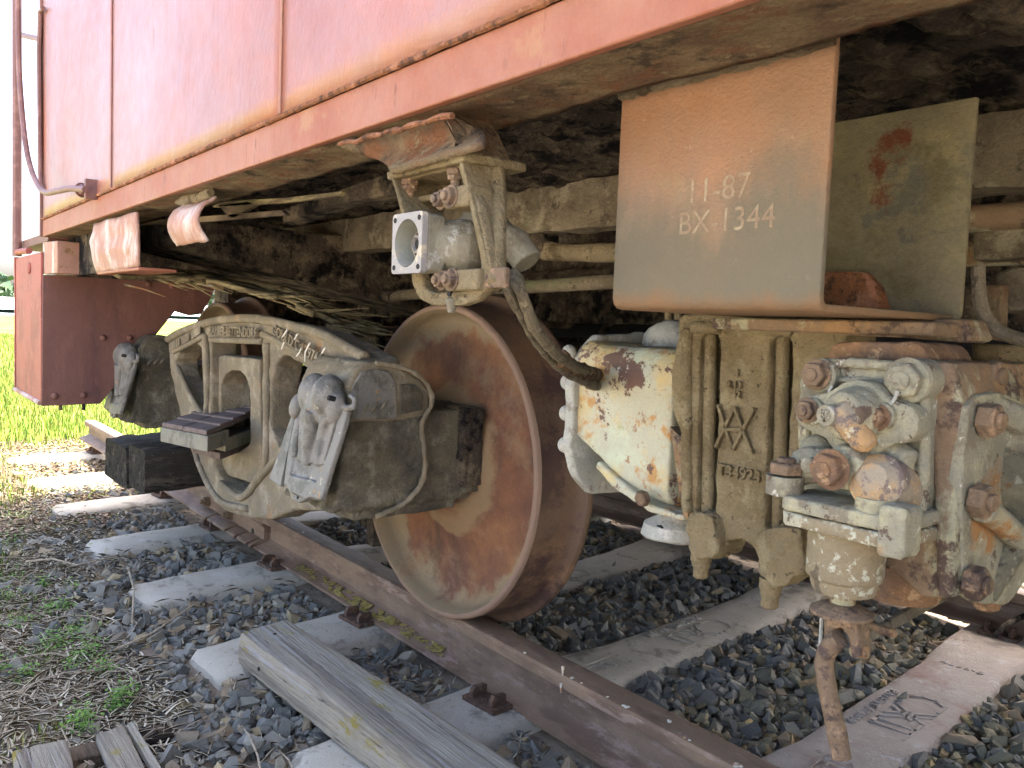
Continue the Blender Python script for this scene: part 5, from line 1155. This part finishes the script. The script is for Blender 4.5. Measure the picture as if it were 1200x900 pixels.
rod = MB().tube(smoothpath([at(a, b, 'Y', cy-.012) for a, b in ((984, 748), (975, 756), (967, 770), (967, 790), (973, 825), (981, 860), (987, 889))], 5), .0088, 16); rod.build('release_rod', 'bolt', bv, lump=[(.02, .003)])
MB().tube([at(963, 722, 'Y', cy+.01), at(961, 762, 'Y', cy+.01)], .0018, 6).build('cotter_wire', 'palegrey', bv)
lev = [at(1004, 744, 'Y', cy+.01), at(1008, 755, 'Y', cy+.01), at(1102, 704, 'Y', cy+.20), at(1096, 692, 'Y', cy+.20)]
MB().prism(lev, (.004, .008, 0)).build('release_lever', 'beam', bv, bevel=.001)
MB().tube([at(1012, 733, 'Y', cy+.03), at(1048, 742, 'Y', cy+.06)], .0045, 8).build('lever_pin', 'vrust', bv)
# orange can behind, right cover with conical end
MB().lathe([(.040, 0), (.040, -.03), (.037, -.036)], (at(1055, 670, 'Y', -.36).x, -.36, .50), (0, 0, 1), 30).build('rust_cup', 'orange', bv)
XF = 1.368
def XT(P, x=XF): return trace(P, 'X', x)
mb = MB(); mb.prism(XT([(1118, 475), (1130, 462), (1160, 458), (1200, 480), (1215, 560), (1200, 660), (1165, 706), (1130, 704), (1112, 690), (1110, 560)]), (.012, 0, 0)); mb.build('cover_flange', 'valve', bv, cast=(.0025, 5), lump=[(.02, .003)])
mb = MB(); c = XT([(1186, 548)])[0]
mb.lathe([(.060, 0), (.056, .010), (.050, .025), (.050, .10)], c, (1, .1, .0), 36)
for sz in (-1, 1): mb.tube([XT([(1150, 470 if sz > 0 else 700)])[0], XT([(1180, 540+sz*-40)])[0]+Vector((.03, 0, 0)), XT([(1186, 545)])[0]+Vector((.09, 0, 0))], [.012, .016, .014], 10); mb.build('conical_cover', 'valve', bv, cast=(.003, 5), lump=[(.03, .004)])
MB().tube(smoothpath(XT([(1150, 596), (1172, 610), (1196, 634), (1215, 650)], XF+.02), 4), .012, 10).build('cover_rib', 'valve', bv, cast=(.0025, 4), lump=[(.015, .004)])
for px, py, xx in ((1151, 440, 1.352), (1148, 491, XF+.012), (1138, 585, XF+.012), (1132, 680, XF+.012)):
    p = at(px, py, 'X', xx); MB().hexbolt(p, (1, -.05, 0), .0155, .017, .5, washer=False, tip=.004).build('cover_bolt', 'bolt', bv, bevel=.0012)
MB().lathe([(.016, 0), (.013, -.02), (.006, -.024)], at(1157, 690, 'Y', -.25), (0, 0, 1), 14).build('drain_plug', 'orange', bv)
# round housings and conduit at the right edge, under the car
hs = thing('round_housing', 'olive round cast housing half hidden at the right edge behind the valve', 'housing', (1.30, -.05, .7))
mb = MB()
for px, py, r, h in ((1180, 405, .05, .02), (1180, 425, .065, .03), (1186, 450, .07, .05)):
    mb.lathe([(r, 0), (r, -h), (r*.93, -h-.006)], at(px+12, py, 'Y', -.02), (0, 0, 1), 32)
mb.build('housing_shell', 'brk', hs, cast=(.003, 3), lump=[(.02, .003)])
MB().prism(trace([(1165, 322), (1178, 315), (1215, 312), (1215, 362), (1165, 366)], 'Y', -.12), (0, .08, 0)).build('junction_box', 'beam', car, bevel=.004, lump=[(.03, .006)])
MB().tube(smoothpath(trace([(1146, 312), (1147, 340), (1150, 362), (1162, 382), (1184, 394), (1205, 400)], 'Y', -.22), 5), .0075, 10).build('conduit', 'beam', car)
MB().prism(trace([(1140, 336), (1175, 333), (1172, 400), (1148, 396)], 'Y', -.14), (0, .02, 0)).build('drop_plate', 'under', car, bevel=.003)
for z_, y_ in ((.905, .10), (.86, .16)):
    MB().tube([(.9, y_, z_), (2.6, y_, z_)], .02, 12).build('train_line_pipe', 'vrust', car)
MB().prism(trace([(1140, 272), (1220, 262), (1220, 300), (1140, 305)], 'Y', .10), (0, .1, 0)).build('junction_box', 'beam', car, bevel=.005, lump=[(.03, .01)])

# ---------------------------------------------------------------- dark reservoir on the far side
rv = thing('air_reservoir', 'dark blue-black cylindrical air reservoir hanging beyond the wheel', 'tank', (.9, 1.15, .55))
MB().lathe([(.02, -1.9), (.16, -1.87), (.24, -1.80), (.255, -1.7), (.255, 1.1), (.23, 1.2), (.02, 1.25)], (.9, 1.15, .55), (1, 0, 0), 40, cap=True).build('tank_shell', 'navy', rv)
for x in (-.5, .4, 1.4):
    MB().lathe([(.262, 0), (.262, .04)], (x, 1.15, .55), (1, 0, 0), 40).build('tank_band', 'crud', rv)
    MB().box((x, 1.13, .79), (x+.04, 1.17, .96)).build('tank_hanger', 'crud', rv)
MB().tube([(-.4, .62, .60), (1.1, .62, .60)], .022, 12).build('brake_rod', 'crud', car)

# ---------------------------------------------------------------- planks in the foreground
def wood(name, P, Pb, lab, cat, mt='greywood', parent=None, seed=0, n=50, m_=10, wear=.0016):
    """top corners P (4, near-left round), Pb bottom corners"""
    mb = MB(); c = []
    def q(u, v, h):
        t = P[0].lerp(P[3], u).lerp(P[1].lerp(P[2], u), v); b = Pb[0].lerp(Pb[3], u).lerp(Pb[1].lerp(Pb[2], u), v); return t.lerp(b, h)
    loop = [(v/m_, 0) for v in range(m_+1)]+[(1, h/6) for h in range(1, 7)]+[(1-v/m_, 1) for v in range(1, m_+1)]+[(0, 1-h/6) for h in range(1, 6)]
    for k in range(n+1):
        u = k/n
        for v, h in loop:
            p = q(u, v, h); s = Vector((p.x*3, p.y*60, p.z*60+seed)); d = noise.noise(s)*wear+noise.noise(p*40)*wear*.6
            ctr = q(u, .5, .5); e = (p-ctr).normalized(); p = p+e*d-e*(.004 if (v in (0, 1) and h in (0, 1)) else 0)
            if k in (0, n): p = p+(q(1, v, h)-q(0, v, h)).normalized()*(1 if k == 0 else -1)*(abs(noise.noise(Vector((v*9, h*7, seed))))*.004)
            mb.v.append(p)
    L = len(loop)
    for k in range(n):
        for i in range(L): mb.f.append((k*L+i, k*L+(i+1) % L, (k+1)*L+(i+1) % L, (k+1)*L+i))
    mb.f.append(tuple(reversed(range(L)))); mb.f.append(tuple(n*L+i for i in range(L)))
    o = mb.build(name, mt, parent, org=None if parent else P[0], ang=40)
    if not parent: tag(o, lab, cat)
    return o
zt, zb_ = -.040, -.118
p0 = at(281, 742, 'Z', zt); p1 = at(338, 725, 'Z', zt); p2 = at(603, 893, 'Z', zt); d = (p2-p1).normalized(); p2 = p1+d*1.35; p3 = p0+d*1.35
dz = Vector((0, -.004, zb_-zt))
tb = wood('weathered_timber', [p0, p1, p2, p3], [p+dz for p in (p0, p1, p2, p3)], 'thick weathered grey timber with yellow lichen lying across the tie ends beside the rail', 'timber', seed=2, n=160, m_=16, wear=.0022)
for px, py in ((322, 743), (303, 784)):
    if py < 770:
        p = at(px, py, 'Z', zt+.001); MB().cyl(p, p+Vector((0, 0, .0012)), .0045, 10).build('nail_hole', 'hole', tb)
    else:
        p = at(px, py, 'Y', p0.y-.004); MB().cyl(p+Vector((0, .002, 0)), p-Vector((0, .0012, 0)), .0045, 10).build('nail_hole', 'hole', tb)
pal = thing('broken_pallet', 'two pairs of short grey weathered boards on a crosspiece at the bottom left corner', 'pallet', (-.0, -.85, -.15))
for (a, b, c, e, sd) in (((14, 880), (33, 875), (40, 905), (12, 905), 1), ((35, 874), (79, 866), (88, 905), (43, 905), 2), ((113, 860), (146, 849), (173, 905), (134, 905), 3), ((148, 848), (156, 845), (194, 905), (178, 905), 4)):
    P = [at(*q_, 'Z', -.125) for q_ in (a, b)]; dd = (at(*c, 'Z', -.125)-P[1]); dd2 = (at(*e, 'Z', -.125)-P[0]); 
    L1 = dd.normalized()*.35; Pq = [P[0], P[1], P[1]+L1, P[0]+L1]
    wood('pallet_board', Pq, [p+Vector((0, 0, -.022)) for p in Pq], None, None, parent=pal, seed=sd, n=30, m_=5)
c0 = at(80, 868, 'Z', -.15); MB().box((c0.x+.03, -.98, -.19), (c0.x+.09, -.68, -.149)).build('crosspiece', 'wood_dark', pal, bevel=.003)

# ---------------------------------------------------------------- grass, weeds, straw and twigs
def blades(name, n, X, Y, hh, wid, cols, mask=None, lean=.5, kind='stuff', z_=None, lab=None):
    x = rng.uniform(*X, n); y = rng.uniform(*Y, n)
    if mask is not None:
        k = mask(x, y); x, y = x[k], y[k]; n = len(x)
    z = np.array([gz(a, b) for a, b in zip(x, y)]) if z_ is None else np.full(n, z_)
    h = hh*rng.uniform(.45, 1.3, n); a = rng.uniform(0, 2*np.pi, n); l = rng.uniform(0, lean, n)*h; b = rng.uniform(0, 2*np.pi, n)
    dx, dy = np.cos(a)*wid*.5, np.sin(a)*wid*.5; lx, ly = np.cos(b)*l, np.sin(b)*l
    w_ = rng.uniform(.6, 1.4, n); dx *= w_; dy *= w_
    A_ = np.c_[x-dx, y-dy, z]; B_ = np.c_[x+dx, y+dy, z]; C_ = np.c_[x+lx*.45+dx*.8, y+ly*.45+dy*.8, z+h*.6]; D_ = np.c_[x+lx, y+ly, z+h]; E_ = np.c_[x+lx*.45-dx*.8, y+ly*.45-dy*.8, z+h*.6]
    cols = np.array(cols); t = cols[rng.integers(0, len(cols), n)]*rng.uniform(.75, 1.25, (n, 1))
    return quads_obj(name, (A_, B_, C_, D_, E_), 'leaf', t, kind=kind)
G1 = [(.12, .19, .03), (.17, .24, .035), (.23, .26, .05), (.30, .27, .09), (.10, .16, .03)]
ST = [(.42, .34, .22), (.34, .27, .17), (.5, .42, .29), (.26, .20, .13)]
nzm = lambda x, y, s, t: np.array([noise.noise(Vector((a*s, b*s, 0))) for a, b in zip(x, y)]) > t
blades('field_grass', 95000, (-13, -4.2), (-4, 7), .085, .008, G1, lambda x, y: (x < -4.5+rng.normal(0, .35, len(x))) | (y > 3.2))
blades('field_grass', 60000, (-32, -11), (-8, 16), .11, .020, G1)
blades('field_grass', 26000, (-4.4, 5), (2.35, 5.5), .09, .007, G1, lambda x, y: y > 2.6+rng.normal(0, .2, len(x)))
blades('field_grass', 26000, (-4.6, -1.2), (-3.2, -.9), .09, .006, G1+ST[:2], lambda x, y: nzm(x, y, 1.1, .0) & (y < -1.0-.0*x))
blades('field_grass', 16000, (-2.9, -.9), (-1.6, -.80), .06, .0035, G1, lambda x, y: nzm(x, y, 2.0, -.15) & (y < -.80-.10*(x+1.6)))
blades('field_grass', 9000, (-2.6, .1), (-1.35, -.62), .045, .0035, G1+ST[:1], lambda x, y: nzm(x, y, 3.2, .12) & (y < -.62-.10*(x+2.6)))
blades('field_grass', 5000, (-4.4, -2.2), (-1.6, -.5), .07, .005, G1+ST[:2], lambda x, y: nzm(x, y, 2.2, .0))
# dry litter lying on the bed
def litter(name, n, X, Y, ln, wid, cols, mask=None, zo=.012):
    x = rng.uniform(*X, n); y = rng.uniform(*Y, n)
    if mask is not None:
        k = mask(x, y); x, y = x[k], y[k]
    k = ~on_tie(x, y, .01); x, y = x[k], y[k]; n = len(x)
    z = np.array([gz(a, b) for a, b in zip(x, y)])+zo+rng.random(n)*.02
    a = rng.uniform(0, 2*np.pi, n); L_ = ln*rng.uniform(.3, 1.4, n); ux, uy = np.cos(a), np.sin(a); dz_ = np.abs(rng.normal(0, .12, n))*L_
    w_ = wid*rng.uniform(.5, 1.5, n)
    A_ = np.c_[x-uy*w_, y+ux*w_, z]; B_ = np.c_[x+uy*w_, y-ux*w_, z]; m1 = np.c_[x+ux*L_*.5+uy*w_, y+uy*L_*.5-ux*w_, z+.35*np.abs(dz_)+.004]; C_ = np.c_[x+ux*L_, y+uy*L_, z+dz_*.5]; m2 = np.c_[x+ux*L_*.5-uy*w_, y+uy*L_*.5+ux*w_, z+.35*np.abs(dz_)+.004]
    cols = np.array(cols); t = cols[rng.integers(0, len(cols), n)]*rng.uniform(.75, 1.25, (n, 1)); return quads_obj(name, (A_, B_, m1, C_, m2), 'leaf', t, kind='stuff')
LT = [(.48, .43, .32), (.40, .36, .26), (.30, .265, .19), (.56, .51, .40), (.38, .31, .21)]
litter('dry_litter', 42000, (-4.9, -1.9), (-1.4, 2.6), .035, .0045, [(.20, .135, .09), (.16, .105, .07), (.12, .08, .055), (.24, .18, .12), (.13, .15, .04)], lambda x, y: (x < -2.2) | (y < -.35))  # browns darkened for the sunlit zone, offsetting the sun's brightness
litter('dry_litter', 10000, (-2.6, -.1), (-1.5, -.42), .045, .0018, LT, lambda x, y: y < np.where(x < -1.2, -.45, -.62))
litter('dry_litter', 900, (-2.2, 1.2), (-.9, -.05), .05, .0009, LT, None, .022)
litter('dry_litter', 5000, (-1.6, .6), (-1.25, -.62), .07, .0014, LT, lambda x, y: y < -.66)
mb = MB(); random.seed(11)
for i in range(230):
    x = random.uniform(-2.5, .3); y = random.uniform(-1.2, -.50-.22*(x+2.0)/2.3 if x > -2 else -.45)
    z0 = gz(x, y)+.015; a = random.uniform(0, 6.28); L_ = random.uniform(.06, .28); P = []
    k = random.gauss(0, 1.2); r = random.uniform(.0009, .0022)
    for j in range(5):
        t = j/4; P.append(Vector((x+math.cos(a+k*t)*L_*t, y+math.sin(a+k*t)*L_*t, z0+.02*math.sin(t*3.1)+random.uniform(0, .014))))
    mb.tube(P, [r, r, r*.9, r*.7, r*.4], 4)
for P in ([(30, 658), (62, 655), (90, 662), (138, 652)], [(134, 762), (180, 741), (228, 708)], [(150, 665), (157, 690), (155, 730)]):
    mb.tube([at(a, b, 'Z', -.13+.01*i) for i, (a, b) in enumerate(P)], [.0035, .003, .0025, .0018][:len(P)], 5)
for P in ([(283, 850), (292, 862), (302, 885), (306, 905)], [(325, 878), (338, 890), (345, 903)]):
    mb.tube([at(a, b, 'Z', -.14+.012*i) for i, (a, b) in enumerate(P)], .002, 5)
mb.tube([at(612, 905, 'Z', -.16), at(606, 890, 'Z', -.12), at(611, 858, 'Z', -.05)], [.002, .0016, .001], 5)
tag(mb.build('dry_stalks', 'twig', None, org=(-1, -.9, -.2)), kind='stuff')
# small green weeds: leaf clumps
cl = []
for (px, py, r) in ((80, 745, .05), (70, 760, .05), (98, 745, .04), (60, 760, .03), (90, 785, .03), (75, 715, .03), (22, 730, .04), (10, 700, .05), (8, 640, .06), (15, 680, .05), (93, 850, .03), (98, 858, .025), (145, 830, .025), (138, 836, .02), (120, 795, .025), (30, 790, .03), (5, 780, .03), (60, 715, .03), (85, 695, .02), (105, 770, .03), (18, 610, .06), (50, 690, .02)):
    p = at(px, py, 'Z', -.17); cl.append((p.x, p.y, gz(p.x, p.y)+.028, r, r, .032))
cl = np.array(cl); n = 5200; c = cl[rng.integers(0, len(cl), n)]; p = c[:, :3]+rng.normal(0, 1, (n, 3))*c[:, 3:6]*.62
a = rng.normal(0, 1, (n, 3)); a[:, 2] *= .4; a /= np.linalg.norm(a, axis=1)[:, None]; b = np.cross(a, np.c_[rng.normal(0, .4, n), rng.normal(0, .4, n), np.ones(n)]); b /= np.linalg.norm(b, axis=1)[:, None]; s = rng.uniform(.003, .0065, (n, 1))
quads_obj('green_weeds', (p-a*s, p-b*s*.5, p+a*s, p+b*s*.5), 'leaf', np.array([(.13, .24, .05), (.17, .28, .06), (.10, .19, .04)])[rng.integers(0, 3, n)]*rng.uniform(.8, 1.2, (n, 1)), kind='stuff')

# black clip strap by the far rail, small holes in the nearest tie
q = [at(1166, 745, 'Z', -.10), at(1180, 732, 'Z', -.075), at(1200, 722, 'Z', -.065), at(1230, 712, 'Z', -.075)]
tag(MB().tube(smoothpath(q), .008, 8).build('rail_clip', 'crud', None, org=q[0]), 'black bent spring clip lying by the far rail on the last stained tie', 'rail clip')
for px, py in ((1129, 763), (1157, 769)):
    p = at(px, py, 'Z', TZ-.010); h = MB().cyl(p, p+Vector((0, 0, .0012)), .004, 10).build('tie_hole', 'hole', None, org=p); h.parent = ties[7]; h.matrix_parent_inverse = Matrix.Identity(4); h.location = (Matrix.Rotation(-math.atan(-SK), 4, 'Z') @ (p-ties[7].location))
